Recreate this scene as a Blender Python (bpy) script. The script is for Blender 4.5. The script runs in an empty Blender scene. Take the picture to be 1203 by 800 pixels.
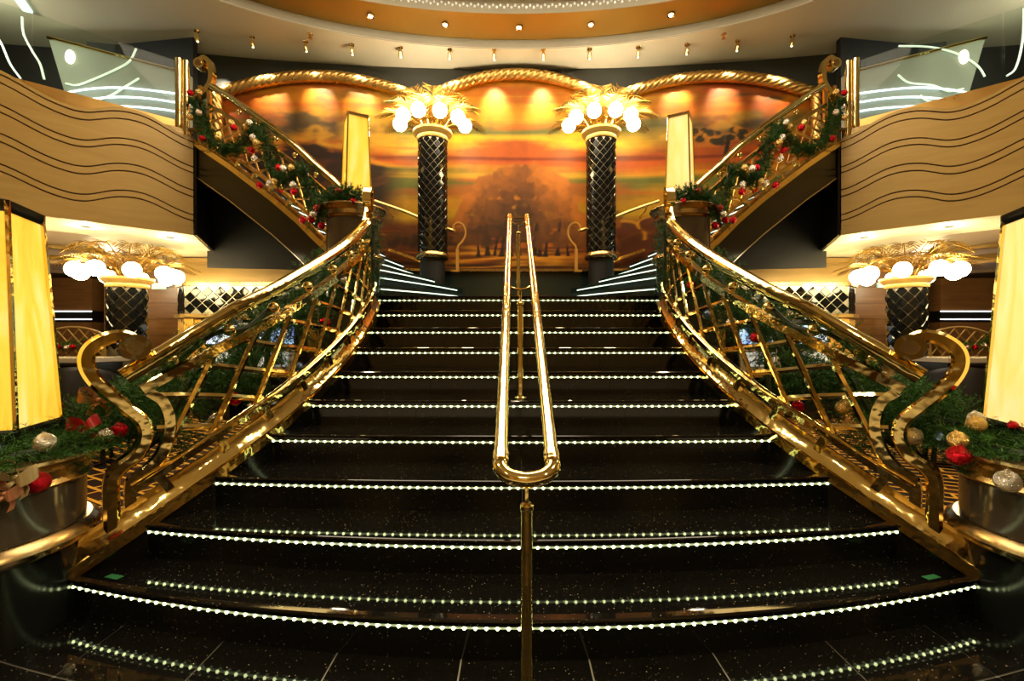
import bpy, math, random
import numpy as np
from mathutils import Vector, Matrix

random.seed(7)
rng = np.random.default_rng(11)
C = bpy.context.scene.collection
sc = bpy.context.scene
PI = math.pi

# ------------------------------------------------------------------ camera, world, exposure, large lights
cam_d = bpy.data.cameras.new('camera')
cam = bpy.data.objects.new('camera', cam_d)
C.objects.link(cam)
cam.location = (-0.042, 0.0, 1.21)
cam.rotation_euler = (PI / 2, 0, 0)
cam_d.sensor_width = 36.0
cam_d.lens = 545.0 / 1203.0 * 36.0
cam_d.shift_x = -2.5 / 1203.0
cam_d.clip_start = 0.05
sc.camera = cam

world = bpy.data.worlds.new('world')
sc.world = world
world.use_nodes = True
bg = world.node_tree.nodes['Background']
bg.inputs['Color'].default_value = (1.0, 0.78, 0.46, 1)
bg.inputs['Strength'].default_value = 0.09

sc.view_settings.view_transform = 'Standard'
sc.view_settings.look = 'None'
sc.view_settings.gamma = 1.0
sc.view_settings.exposure = 0.0
sc.view_settings.use_curve_mapping = False
sc.cycles.use_denoising = True
sc.cycles.max_bounces = 9
sc.cycles.glossy_bounces = 6
sc.cycles.transparent_max_bounces = 12
sc.cycles.sample_clamp_indirect = 6.0
sc.cycles.caustics_reflective = False
sc.cycles.caustics_refractive = False


def lamp(name, kind, loc, energy, color, size=0.1, target=None, angle=60, blend=0.5, size_y=None):
    d = bpy.data.lights.new(name, kind)
    d.energy = energy
    d.color = color
    if kind == 'AREA':
        d.shape = 'ELLIPSE' if size_y else 'DISK'
        d.size = size
        if size_y:
            d.size_y = size_y
    else:
        d.shadow_soft_size = size
    if kind == 'SPOT':
        d.spot_size = math.radians(angle)
        d.spot_blend = blend
    o = bpy.data.objects.new(name, d)
    C.objects.link(o)
    o.location = loc
    if target is not None:
        o.rotation_euler = (Vector(target) - Vector(loc)).to_track_quat('-Z', 'Y').to_euler()
    return o


WARM = (1.0, 0.80, 0.48)
CREAM = (1.0, 0.84, 0.62)
# the cove-lit dome over the atrium opening
lamp('dome_light', 'AREA', (0, 4.84, 6.06), 370, CREAM, 7.6, (0, 4.84, 0), size_y=3.0)
# added fill spots, unseen, in the atrium ceiling around and behind the photographer
for x_, y_ in ((-3.2, 1.0), (3.2, 1.0), (-3.6, -2.2), (3.6, -2.2), (0, -3.6)):
    lamp('atrium_downlight', 'SPOT', (x_, y_, 5.7), 520, WARM, 0.12, (x_, y_, 0), 120, 0.6)

# added unseen spots light the wall behind the photographer for brass reflections
for x_ in (-5.0, 0.0, 5.0):
    lamp('lobby_lamp', 'SPOT', (x_, -6.4, 5.7), 330, WARM, 0.1, (x_, -8.4, 3.0), 75, 0.8)

# ------------------------------------------------------------------ helpers
W = {}          # world location of every parent
S = 1           # +1 builds the left side, -1 its mirror image


class MB:
    def __init__(self):
        self.v = []
        self.f = []

    def add(self, vs, fs):
        n = len(self.v)
        self.v += [tuple(p) for p in vs]
        self.f += [tuple(i + n for i in q) for q in fs]
        return self

    def box(self, c, s, rz=0.0, rx=0.0):
        m = Matrix.Rotation(rz, 3, 'Z') @ Matrix.Rotation(rx, 3, 'X')
        c = Vector(c)
        vs = [c + m @ Vector((sx * s[0] / 2, sy * s[1] / 2, sz * s[2] / 2)) for sx in (-1, 1) for sy in (-1, 1) for sz in (-1, 1)]
        return self.add(vs, [(0, 1, 3, 2), (4, 6, 7, 5), (0, 4, 5, 1), (2, 3, 7, 6), (0, 2, 6, 4), (1, 5, 7, 3)])

    def prism(self, poly, z0, z1):
        n = len(poly)
        vs = [(p[0], p[1], z0) for p in poly] + [(p[0], p[1], z1) for p in poly]
        return self.add(vs, [tuple(range(n))[::-1], tuple(range(n, 2 * n))] + [(i, (i + 1) % n, n + (i + 1) % n, n + i) for i in range(n)])

    def rings(self, rs, closed=False, cap=True):
        n = len(rs[0])
        vs = [p for r in rs for p in r]
        fs = []
        m = len(rs)
        for i in range(m if closed else m - 1):
            a, b = i * n, ((i + 1) % m) * n
            for j in range(n):
                k = (j + 1) % n
                fs.append((a + j, a + k, b + k, b + j))
        if cap and not closed:
            fs.append(tuple(range(n))[::-1])
            fs.append(tuple(range((m - 1) * n, m * n)))
        return self.add(vs, fs)

    def tube(self, pts, r, n=10, closed=False):
        pts = [Vector(p) for p in pts]
        m = len(pts)
        rr = r if isinstance(r, (list, tuple)) else [r] * m
        tans = []
        for i in range(m):
            if closed:
                t = pts[(i + 1) % m] - pts[i - 1]
            else:
                t = pts[min(i + 1, m - 1)] - pts[max(i - 1, 0)]
            tans.append(t.normalized())
        ref = Vector((0, 0, 1)) if abs(tans[0].z) < 0.9 else Vector((1, 0, 0))
        u = tans[0].cross(ref).normalized()
        rs = []
        for i in range(m):
            u = (u - tans[i] * u.dot(tans[i])).normalized()
            v = tans[i].cross(u)
            rs.append([pts[i] + (u * math.cos(2 * PI * j / n) + v * math.sin(2 * PI * j / n)) * rr[i] for j in range(n)])
        return self.rings(rs, closed)

    def sweep(self, pts, nrm, prof, closed=False):
        """prof: (a, b) with a along nrm, b along tangent x nrm"""
        pts = [Vector(p) for p in pts]
        m = len(pts)
        rs = []
        for i in range(m):
            t = (pts[min(i + 1, m - 1)] - pts[max(i - 1, 0)]).normalized()
            nn = Vector(nrm[i])
            nn = (nn - t * nn.dot(t)).normalized()
            up = t.cross(nn)
            rs.append([pts[i] + nn * a + up * b for a, b in prof])
        return self.rings(rs, closed)

    def lathe(self, c, prof, n=32, a0=0.0, a1=2 * PI):
        full = abs(a1 - a0 - 2 * PI) < 1e-6
        rs = []
        for i in range(n if full else n + 1):
            a = a0 + (a1 - a0) * i / n
            rs.append([(c[0] + r * math.cos(a), c[1] + r * math.sin(a), c[2] + z) for r, z in prof])
        k = len(prof)
        vs = [p for r in rs for p in r]
        fs = []
        m = len(rs)
        for i in range(m if full else m - 1):
            a, b = i * k, ((i + 1) % m) * k
            for j in range(k - 1):
                fs.append((a + j, b + j, b + j + 1, a + j + 1))
        return self.add(vs, fs)

    def sphere(self, c, r, n=14, m=8, sc_=(1, 1, 1)):
        vs = [(c[0], c[1], c[2] + r * sc_[2])]
        for i in range(1, m):
            t = PI * i / m
            for j in range(n):
                a = 2 * PI * j / n
                vs.append((c[0] + r * sc_[0] * math.sin(t) * math.cos(a), c[1] + r * sc_[1] * math.sin(t) * math.sin(a), c[2] + r * sc_[2] * math.cos(t)))
        vs.append((c[0], c[1], c[2] - r * sc_[2]))
        fs = [(0, 1 + j, 1 + (j + 1) % n) for j in range(n)]
        for i in range(m - 2):
            a = 1 + i * n
            for j in range(n):
                k = (j + 1) % n
                fs.append((a + j, a + n + j, a + n + k, a + k))
        e = len(vs) - 1
        a = 1 + (m - 2) * n
        fs += [(e, a + (j + 1) % n, a + j) for j in range(n)]
        return self.add(vs, fs)

    def build(self, name, mat, parent=None, angle=35, loc=None):
        me = bpy.data.meshes.new(name)
        org = W[parent.name] if parent is not None else Vector((0, 0, 0))
        if loc is not None:
            org = Vector((loc[0] * S, loc[1], loc[2]))
        vs = [(p[0] * S - org.x, p[1] - org.y, p[2] - org.z) for p in self.v]
        fs = self.f if S > 0 else [q[::-1] for q in self.f]
        me.from_pydata(vs, [], fs)
        me.materials.append(mat)
        if angle:
            me.polygons.foreach_set('use_smooth', [True] * len(me.polygons))
            me.set_sharp_from_angle(angle=math.radians(angle))
        me.update()
        return link(name, me, parent, org)


def link(name, me, parent=None, org=Vector((0, 0, 0))):
    o = bpy.data.objects.new(name, me)
    C.objects.link(o)
    if parent is not None:
        o.parent = parent
        o.location = org - W[parent.name]
    else:
        o.location = org
    W[o.name] = Vector(org)
    return o


def place(name, me, parent, wloc, rot=(0, 0, 0), scale=1.0):
    """another object that shares mesh data, standing at world location wloc"""
    o = bpy.data.objects.new(name, me)
    C.objects.link(o)
    w = Vector(wloc)
    if parent is not None:
        o.parent = parent
        o.location = w - W[parent.name]
    else:
        o.location = w
    o.rotation_euler = rot
    o.scale = (scale,) * 3 if isinstance(scale, (int, float)) else scale
    W[o.name] = w
    return o


def mesh_only(mb, name, mat, angle=35):
    me = bpy.data.meshes.new(name)
    me.from_pydata(mb.v, [], mb.f)
    me.materials.append(mat)
    if angle:
        me.polygons.foreach_set('use_smooth', [True] * len(me.polygons))
        me.set_sharp_from_angle(angle=math.radians(angle))
    me.update()
    return me


def tag(o, label, cat, group=None):
    o['label'] = label
    o['category'] = cat
    if group:
        o['group'] = group
    return o


def thing(name, label, cat, loc=(0, 0, 0), group=None):
    o = bpy.data.objects.new(name, None)
    C.objects.link(o)
    o.empty_display_size = 0.1
    o.location = (loc[0] * S, loc[1], loc[2])
    W[o.name] = Vector(o.location)
    return tag(o, label, cat, group)


def struct(o):
    o['kind'] = 'structure'
    return o


def stuff(o):
    o['kind'] = 'stuff'
    return o


def LR():
    return 'left' if S > 0 else 'right'


# ------------------------------------------------------------------ materials
def mat(name, col, metal=0.0, rough=0.5, spec=0.5, emit=None, estr=0.0, coat=0.0):
    m = bpy.data.materials.new(name)
    m.use_nodes = True
    b = m.node_tree.nodes['Principled BSDF']
    b.inputs['Base Color'].default_value = (*col, 1)
    b.inputs['Metallic'].default_value = metal
    b.inputs['Roughness'].default_value = rough
    b.inputs['Specular IOR Level'].default_value = spec
    b.inputs['Coat Weight'].default_value = coat
    if emit:
        b.inputs['Emission Color'].default_value = (*emit, 1)
        b.inputs['Emission Strength'].default_value = estr
    return m


def nodes(m):
    t = m.node_tree
    return t, t.nodes, t.links, t.nodes['Principled BSDF']


def coords(t, scale=(1, 1, 1), rot=(0, 0, 0), src='Object'):
    tc = t.nodes.new('ShaderNodeTexCoord')
    mp = t.nodes.new('ShaderNodeMapping')
    mp.inputs['Scale'].default_value = scale
    mp.inputs['Rotation'].default_value = rot
    t.links.new(tc.outputs[src], mp.inputs['Vector'])
    return mp.outputs['Vector']


def noise(t, vec, scale, detail=4, rough=0.55, dist=0.0):
    n = t.nodes.new('ShaderNodeTexNoise')
    n.inputs['Scale'].default_value = scale
    n.inputs['Detail'].default_value = detail
    n.inputs['Roughness'].default_value = rough
    n.inputs['Distortion'].default_value = dist
    t.links.new(vec, n.inputs['Vector'])
    return n.outputs['Fac']


def ramp(t, fac, stops):
    r = t.nodes.new('ShaderNodeValToRGB')
    e = r.color_ramp.elements
    while len(e) > 1:
        e.remove(e[-1])
    for i, (p, c) in enumerate(stops):
        k = e[0] if i == 0 else e.new(p)
        k.position = p
        k.color = (*c, 1)
    t.links.new(fac, r.inputs['Fac'])
    return r.outputs['Color']


def bump(t, fac, strength, dist=0.01):
    b = t.nodes.new('ShaderNodeBump')
    b.inputs['Strength'].default_value = strength
    b.inputs['Distance'].default_value = dist
    t.links.new(fac, b.inputs['Height'])
    return b.outputs['Normal']


def metal_mat(name, col, rough, wobble=0.0, wscale=6):
    m = mat(name, col, 1.0, rough)
    t, n, l, b = nodes(m)
    v = coords(t)
    f = noise(t, v, 9, 3)
    mr = t.nodes.new('ShaderNodeMapRange')
    mr.inputs['To Min'].default_value = rough * 0.6
    mr.inputs['To Max'].default_value = rough * 1.5
    l.new(f, mr.inputs['Value'])
    l.new(mr.outputs['Result'], b.inputs['Roughness'])
    if wobble:
        l.new(bump(t, noise(t, v, wscale, 2), wobble, 0.02), b.inputs['Normal'])
    return m


BRASS = metal_mat('polished_brass', (0.86, 0.68, 0.29), 0.08, 0.26, 9)
BRASS_B = metal_mat('bronze_trim', (0.46, 0.32, 0.14), 0.24)
ROPE = metal_mat('gilded_rope', (0.88, 0.55, 0.17), 0.30)
FROND = metal_mat('gilded_leaf', (0.33, 0.20, 0.042), 0.34, 0.2, 20)
BRONZE = mat('brown_lacquer', (0.075, 0.055, 0.034), 0, 0.13, 0.6)
CHROME = metal_mat('silver_trim', (0.7, 0.68, 0.62), 0.2)

# black granite with bright flecks
def granite(name, base, fleck, rough):
    m = mat(name, base, 0, rough, 0.5)
    t, n, l, b = nodes(m)
    v = coords(t)
    vo = t.nodes.new('ShaderNodeTexVoronoi')
    vo.inputs['Scale'].default_value = 95
    l.new(v, vo.inputs['Vector'])
    near = t.nodes.new('ShaderNodeMath'); near.operation = 'LESS_THAN'; near.inputs[1].default_value = 0.16
    l.new(vo.outputs['Distance'], near.inputs[0])
    sep = t.nodes.new('ShaderNodeSeparateColor')
    l.new(vo.outputs['Color'], sep.inputs['Color'])
    pw = t.nodes.new('ShaderNodeMath'); pw.operation = 'POWER'; pw.inputs[1].default_value = 9.0
    l.new(sep.outputs['Red'], pw.inputs[0])
    mu = t.nodes.new('ShaderNodeMath'); mu.operation = 'MULTIPLY'
    l.new(near.outputs[0], mu.inputs[0]); l.new(pw.outputs[0], mu.inputs[1])
    mx = t.nodes.new('ShaderNodeMix'); mx.data_type = 'RGBA'
    mx.inputs['A'].default_value = (*base, 1)
    mx.inputs['B'].default_value = (*fleck, 1)
    l.new(mu.outputs[0], mx.inputs['Factor'])
    l.new(mx.outputs['Result'], b.inputs['Base Color'])
    return m


GRANITE = granite('black_granite', (0.0045, 0.0042, 0.0035), (0.8, 0.66, 0.48), 0.045)
GRANITE_R = granite('black_granite_riser', (0.004, 0.004, 0.003), (0.3, 0.25, 0.2), 0.12)
GROUT = mat('grey_grout', (0.42, 0.39, 0.33), 0, 0.7)
BLACK = mat('black_lacquer', (0.008, 0.009, 0.008), 0, 0.16)
BLACKM = mat('black_satin', (0.006, 0.006, 0.006), 0, 0.5)
DARKGREEN = mat('dark_green_lacquer', (0.012, 0.022, 0.018), 0, 0.12)
WALLDARK = mat('charcoal_wall', (0.050, 0.055, 0.047), 0, 0.38)
TILE = mat('black_glass_tile', (0.005, 0.005, 0.005), 0, 0.06, 0.28)
TILEGROUT = metal_mat('tile_joint', (0.40, 0.36, 0.27), 0.30)
LEATHER = mat('dark_leather', (0.010, 0.007, 0.006), 0, 0.42, 0.3)

WOOD = mat('honey_maple', (0.52, 0.33, 0.13), 0, 0.42)
t, n, l, b = nodes(WOOD)
v = coords(t, (0.6, 0.6, 5.0))
l.new(ramp(t, noise(t, v, 2.5, 6, 0.6, 0.6), [(0.25, (0.50, 0.315, 0.085)), (0.75, (0.60, 0.395, 0.120))]), b.inputs['Base Color'])
WOODEDGE = mat('dark_groove', (0.06, 0.028, 0.010), 0, 0.6)
WOOD2 = mat('golden_cabinet_wood', (0.62, 0.33, 0.06), 0, 0.25)
t, n, l, b = nodes(WOOD2)
l.new(ramp(t, noise(t, coords(t, (1, 1, 0.2)), 5, 5, 0.6, 0.8), [(0.3, (0.55, 0.27, 0.04)), (0.7, (0.75, 0.43, 0.09))]), b.inputs['Base Color'])
BROWN = mat('brown_wood_panel', (0.17, 0.075, 0.022), 0, 0.35)
t, n, l, b = nodes(BROWN)
l.new(ramp(t, noise(t, coords(t, (0.5, 0.5, 6)), 3, 5, 0.6, 0.5), [(0.3, (0.13, 0.055, 0.016)), (0.7, (0.21, 0.10, 0.030))]), b.inputs['Base Color'])
CREAMP = mat('cream_paint', (0.82, 0.71, 0.50), 0, 0.5)
GOLDP = mat('gold_paint', (0.38, 0.21, 0.035), 0.5, 0.35)
CORN = mat('gold_cornice_paint', (0.31, 0.185, 0.046), 0.25, 0.4)
GREYRIM = mat('grey_cove_plaster', (0.50, 0.46, 0.35), 0, 0.5)
PANELG = mat('pale_green_panel', (0.40, 0.42, 0.34), 0, 0.55)

def emis(name, col, strength):
    m = mat(name, (0.8, 0.8, 0.8), 0, 0.4, 0.5, col, strength)
    return m


GLOBE = emis('opal_globe', (1.0, 0.82, 0.42), 52.0)
LEDM = emis('led_bulb', (0.88, 1.0, 0.46), 9.0)
LEDBAR = emis('led_bar', (0.85, 1.0, 0.50), 0.33)
LEDGREEN = emis('led_bar_far', (0.80, 1.0, 0.78), 1.6)
TUBEW = emis('white_light_tube', (0.80, 0.92, 1.0), 2.6)
GLASSREFL = emis('pale_neon', (0.85, 1.0, 0.72), 0.75)  # glow standing in for reflections in the balcony glass
BULB = emis('downlight_bulb', (1.0, 0.85, 0.6), 30.0)
BULB2 = emis('spotlight_bulb', (1.0, 0.85, 0.6), 1.6)
SCREEN = emis('lit_screen', (0.1, 0.4, 0.9), 1.2)
t, n, l, b = nodes(SCREEN)
l.new(ramp(t, noise(t, coords(t), 7, 3, 0.5, 1.2), [(0.35, (0.01, 0.10, 0.55)), (0.5, (0.06, 0.42, 0.85)), (0.62, (0.65, 0.92, 1.0))]), b.inputs['Emission Color'])

AMBER = mat('amber_art_glass', (0.75, 0.5, 0.12), 0, 0.15)
t, n, l, b = nodes(AMBER)
v = coords(t, (3.2, 3.2, 0.75), (0.12, 0.1, 0))
f = noise(t, v, 2.2, 4, 0.55, 1.4)
colr = ramp(t, f, [(0.25, (0.90, 0.40, 0.010)), (0.50, (1.0, 0.60, 0.045)), (0.72, (1.0, 0.76, 0.25))])
l.new(colr, b.inputs['Emission Color'])
b.inputs['Emission Strength'].default_value = 0.95
v2 = coords(t)
l.new(bump(t, noise(t, v2, 60, 2), 0.3, 0.004), b.inputs['Normal'])

AMBER2 = AMBER.copy()
AMBER2.name = 'pale_amber_art_glass'
for nd in AMBER2.node_tree.nodes:
    if nd.type == 'VALTORGB':
        for e_, c_ in zip(nd.color_ramp.elements, ((0.92, 0.58, 0.11), (1.0, 0.72, 0.24), (1.0, 0.82, 0.38))):
            e_.color = (*c_, 1)

GLASS = bpy.data.materials.new('clear_glass')
GLASS.use_nodes = True
t = GLASS.node_tree
t.nodes.clear()
o_ = t.nodes.new('ShaderNodeOutputMaterial')
mx = t.nodes.new('ShaderNodeMixShader')
tr = t.nodes.new('ShaderNodeBsdfTransparent'); tr.inputs['Color'].default_value = (0.93, 0.97, 0.94, 1)
gl = t.nodes.new('ShaderNodeBsdfGlossy'); gl.inputs['Roughness'].default_value = 0.0
fr = t.nodes.new('ShaderNodeFresnel'); fr.inputs['IOR'].default_value = 1.22
t.links.new(fr.outputs[0], mx.inputs[0]); t.links.new(tr.outputs[0], mx.inputs[1]); t.links.new(gl.outputs[0], mx.inputs[2])
t.links.new(mx.outputs[0], o_.inputs['Surface'])

NEEDLE = mat('fir_needles', (0.02, 0.06, 0.015), 0, 0.55, 0.2)
t, n, l, b = nodes(NEEDLE)
l.new(ramp(t, noise(t, coords(t), 14, 3), [(0.3, (0.014, 0.050, 0.007)), (0.55, (0.032, 0.105, 0.012)), (0.75, (0.075, 0.18, 0.022))]), b.inputs['Base Color'])
PALMG = mat('dark_palm_leaf', (0.02, 0.03, 0.01), 0, 0.45)


def crackle(name, col, rough):
    m = mat(name, col, 1.0, rough)
    t, n, l, b = nodes(m)
    vo = t.nodes.new('ShaderNodeTexVoronoi'); vo.inputs['Scale'].default_value = 55
    l.new(coords(t), vo.inputs['Vector'])
    l.new(bump(t, vo.outputs['Distance'], 0.6, 0.006), b.inputs['Normal'])
    return m


RED = crackle('red_crackle_glass', (0.55, 0.010, 0.020), 0.12)
SILVER = crackle('silver_crackle_glass', (0.80, 0.74, 0.62), 0.12)
GOLDB = crackle('gold_crackle_glass', (0.80, 0.55, 0.17), 0.12)
REDRIB = mat('red_ribbon', (0.5, 0.015, 0.02), 0, 0.35)
RIBBON = mat('copper_gauze_ribbon', (0.42, 0.17, 0.08), 0.3, 0.4)
GAUZE = mat('cream_gauze_ribbon', (0.45, 0.33, 0.15), 0.3, 0.4)
BLUEB = mat('blue_grey_foil', (0.10, 0.15, 0.25), 0.7, 0.3)

CARPET = mat('patterned_carpet', (0.03, 0.015, 0.006), 0, 0.9, 0.1)
t, n, l, b = nodes(CARPET)
v = coords(t, (1, 1, 1), (0, 0, 0.5))
bk = t.nodes.new('ShaderNodeTexBrick')
bk.inputs['Scale'].default_value = 1.0
bk.inputs['Brick Width'].default_value = 0.30
bk.inputs['Row Height'].default_value = 0.13
bk.inputs['Mortar Size'].default_value = 0.013
bk.inputs['Mortar Smooth'].default_value = 0.0
bk.inputs['Color1'].default_value = (0.012, 0.008, 0.005, 1)
bk.inputs['Color2'].default_value = (0.045, 0.016, 0.006, 1)
bk.inputs['Mortar'].default_value = (0.62, 0.30, 0.03, 1)
l.new(v, bk.inputs['Vector'])
l.new(bk.outputs['Color'], b.inputs['Base Color'])

# ------------------------------------------------------------------ plan of the stairs
_d = np.linspace(1.6, 4.9, 661)


def _smooth(v):
    p = np.interp(_d, [1.60, 1.85, 2.067, 2.258, 2.479, 2.784, 3.06, 3.35, 3.65, 3.96, 4.28, 4.59, 4.9], v)
    return np.convolve(np.pad(p, 30, mode='reflect', reflect_type='odd'), np.ones(61) / 61, 'valid')


_w = _smooth([2.47, 2.22, 1.99, 1.79, 1.605, 1.455, 1.355, 1.285, 1.26, 1.265, 1.30, 1.38, 1.48])
_z = _smooth([-.2, -.02, .165, .33, .495, .66, .825, .99, 1.155, 1.32, 1.485, 1.65, 1.81])


def width(y):
    return float(np.interp(y, _d, _w))


class Rail:
    """a plan curve with a base height: s runs along it, t is height over it, off is outward"""

    def __init__(self, xs, ys, zs, s_zero=None):
        self.x, self.y, self.z = map(np.asarray, (xs, ys, zs))
        self.s = np.concatenate([[0], np.cumsum(np.hypot(np.diff(self.x), np.diff(self.y)))])
        if s_zero is not None:
            self.s = self.s - s_zero(self.s)
        self.tx, self.ty = np.gradient(self.x, self.s), np.gradient(self.y, self.s)

    def nrm(self, s):
        a, c = float(np.interp(s, self.s, self.tx)), float(np.interp(s, self.s, self.ty))
        return Vector((-c, a, 0)).normalized()

    def zb(self, s):
        return float(np.interp(s, self.s, self.z))

    def P(self, s, t=0.0, off=0.0, zabs=None):
        q = Vector((float(np.interp(s, self.s, self.x)), float(np.interp(s, self.s, self.y)), 0)) + self.nrm(s) * off
        q.z = zabs if zabs is not None else self.zb(s) + t
        return q

    def line(self, s0, s1, t, off=0.0, n=40):
        ss = [s0 + (s1 - s0) * i / (n - 1) for i in range(n)]
        return [self.P(s, t, off) for s in ss], [self.nrm(s) for s in ss]

    def curve(self, sz, off):
        return [self.P(s, 0, off, z) for s, z in sz], [self.nrm(s) for s, z in sz]


def rect(a0, a1, b0, b1):
    return [(a0, b0), (a1, b0), (a1, b1), (a0, b1)]


def rnd(a, b, n=14, ca=0.0, cb=0.0):
    return [(ca + a * math.cos(2 * PI * i / n), cb + b * math.sin(2 * PI * i / n)) for i in range(n)]


def spline(pts, n=6):
    """Catmull-Rom through 2-D or 3-D points"""
    p = [Vector(q) for q in pts]
    p = [p[0] * 2 - p[1]] + p + [p[-1] * 2 - p[-2]]
    out = []
    for i in range(1, len(p) - 2):
        for k in range(n):
            u = k / n
            a, b_, c, d = p[i - 1], p[i], p[i + 1], p[i + 2]
            out.append(0.5 * ((2 * b_) + (c - a) * u + (2 * a - 5 * b_ + 4 * c - d) * u * u + (3 * b_ - a - 3 * c + d) * u ** 3))
    out.append(p[-2])
    return out


MAIN = Rail(-_w, _d, _z, lambda s: np.interp(2.067, _d, s))
_q = np.linspace(-0.06, 1.15, 80)
UP = Rail(-1.95 - 2.1 * _q, 5.2 + 0.92 * _q,
          np.interp(_q, [-.06, 0, .08, .19, .308, .494, .833, 1.147], [1.92, 2.03, 2.18, 2.374, 2.6, 2.91, 3.42, 3.85]))
UPL = float(UP.s[-1])

RISE, TREAD, N = 0.165, 0.3155, 10
DC = [1.753 + TREAD * i for i in range(N + 1)]
RAD = [6.6, 9.5, 17, 24, 40, 60, 80, 80, 80, 80, 80]


def front(i, x):
    return DC[i] + x * x / (2 * RAD[i])


def half(i):
    x = width(DC[i])
    for _ in range(30):
        x = width(front(i, x))
    return x


# ------------------------------------------------------------------ structure: floor, walls, ceilings
fl = struct(MB().box((0, -3.0, -0.030), (26, 11.2, 0.05)).build('floor', GROUT))
fl['label'] = 'polished black granite tiled floor at the foot of the stairs'
g = 0.0030
edges = [-1.70, -1.2125, -0.7275, -0.2425, 0.2425, 0.7275, 1.2125, 1.70]
def arc_tile(xa, xb, ya, yb):
    xs = [xa + g + (xb - xa - 2 * g) * k / 6 for k in range(7)]
    poly = [(x, ya(x) + g) for x in xs] + [(x, yb(x) - g) for x in reversed(xs)]
    return MB().prism(poly, -0.0245, 0.0).build('floor_tile', GRANITE, fl)
f0 = lambda x: front(0, x) + 0.02
fb = lambda x: front(0, x) - 0.30
for xa, xb in zip(edges[:-1], edges[1:]):
    arc_tile(xa, xb, fb, f0)
for s_ in (-1, 1):
    arc_tile(*sorted((s_ * 1.70, s_ * 2.06)), fb, f0)
    # outer floor running beside and behind the pedestals
    for k in range(9):
        xa, xb = sorted((s_ * (2.06 + .485 * k), s_ * (2.06 + .485 * (k + 1))))
        for ya, yb in ((1.8, 2.6), (1.0, 1.8), (0.515, 1.0), (0.03, 0.515)):
            arc_tile(xa, xb, lambda x, q=ya: q, lambda x, q=yb: q)
ys = [1.0, 0.515, 0.03, -0.455]
xs_ = [-2.06] + edges + [2.06]
for xa, xb in zip(xs_[:-1], xs_[1:]):
    arc_tile(xa, xb, lambda x: 1.0, fb)
    for ya, yb in zip(ys[1:], ys[:-1]):
        arc_tile(xa, xb, lambda x, q=ya: q, lambda x, q=yb: q)


def wall_arc(name, mat_, y0, thick, x0, x1, z0, z1, n=40):
    xs = [x0 + (x1 - x0) * i / n for i in range(n + 1)]
    poly = [(x, y0 - 0.017 * x * x) for x in xs] + [(x, y0 + thick - 0.017 * x * x) for x in reversed(xs)]
    return struct(MB().prism(poly, z0, z1).build(name, mat_))


wall_arc('wall_back', WALLDARK, 7.86, 0.15, -4.9, 4.9, 2.54, 5.86)
wall_arc('wall_back', WALLDARK, 7.86, 0.15, -6.6, -4.9, 3.86, 5.86, 10)
wall_arc('wall_back', WALLDARK, 7.86, 0.15, 4.9, 6.6, 3.86, 5.86, 10)
wall_arc('wall_back', DARKGREEN, 7.80, 0.20, -2.3, 2.3, 1.60, 2.537)
struct(MB().box((0, 13.2, 2.9), (28, 0.2, 6.2)).build('wall_back', BROWN))
struct(MB().box((-13, 3.0, 2.9), (0.2, 20.4, 6.2)).build('wall_left', BROWN))
struct(MB().box((13, 3.0, 2.9), (0.2, 20.4, 6.2)).build('wall_right', BROWN))
struct(MB().box((0, -8.5, 2.9), (26, 0.2, 6.2)).build('wall_front', WOOD))

# ceiling with the oval atrium opening
n = 96
CEN, EA, EB = 4.84, 4.9, 2.45
mb = MB()
inner = [(EA * math.cos(2 * PI * i / n), CEN + EB * math.sin(2 * PI * i / n)) for i in range(n)]
outer = []
for x, y in inner:
    dx, dy = x, (y - CEN)
    k = min(12.9 / max(abs(dx), 1e-6), (8.2 if dy > 0 else 13.2) / max(abs(dy), 1e-6))
    outer.append((dx * k, CEN + dy * k))
vs = [(x, y, 5.80) for x, y in inner] + [(x, y, 5.80) for x, y in outer] + [(x, y, 5.98) for x, y in inner] + [(x, y, 5.98) for x, y in outer]
fs = []
for i in range(n):
    j = (i + 1) % n
    fs += [(i, n + i, n + j, j), (2 * n + i, 2 * n + j, 3 * n + j, 3 * n + i), (i, j, 2 * n + j, 2 * n + i), (n + i, 3 * n + i, 3 * n + j, n + j)]
mb.add(vs, fs)
struct(mb.build('ceiling', CREAMP))


def oval_ring(name, m, a0, b0, a1, b1, z0, z1):
    """ring between two ovals, from height z0 (outer) to z1 (inner)"""
    r = MB()
    v0 = [(a0 * math.cos(2 * PI * i / n), CEN + b0 * math.sin(2 * PI * i / n), z0) for i in range(n)]
    v1 = [(a1 * math.cos(2 * PI * i / n), CEN + b1 * math.sin(2 * PI * i / n), z1) for i in range(n)]
    v2 = [(p[0], p[1], p[2] + 0.02) for p in v0]
    v3 = [(p[0], p[1], p[2] + 0.02) for p in v1]
    q = []
    for i in range(n):
        j = (i + 1) % n
        q += [(i, j, n + j, n + i), (2 * n + i, 3 * n + i, 3 * n + j, 2 * n + j)]
    return struct(r.add(v0 + v1 + v2 + v3, q).build(name, m))


oval_ring('trim_1', GREYRIM, 4.905, 2.455, 4.86, 2.42, 5.79, 5.91)
oval_ring('trim_2', GOLDP, 4.87, 2.43, 4.25, 1.86, 5.915, 5.93)
oval_ring('trim_3', GREYRIM, 4.26, 1.87, 4.15, 1.78, 5.93, 6.10)
oval_ring('ceiling', CREAMP, 4.16, 1.79, 0.02, 0.01, 6.12, 6.42)
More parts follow.
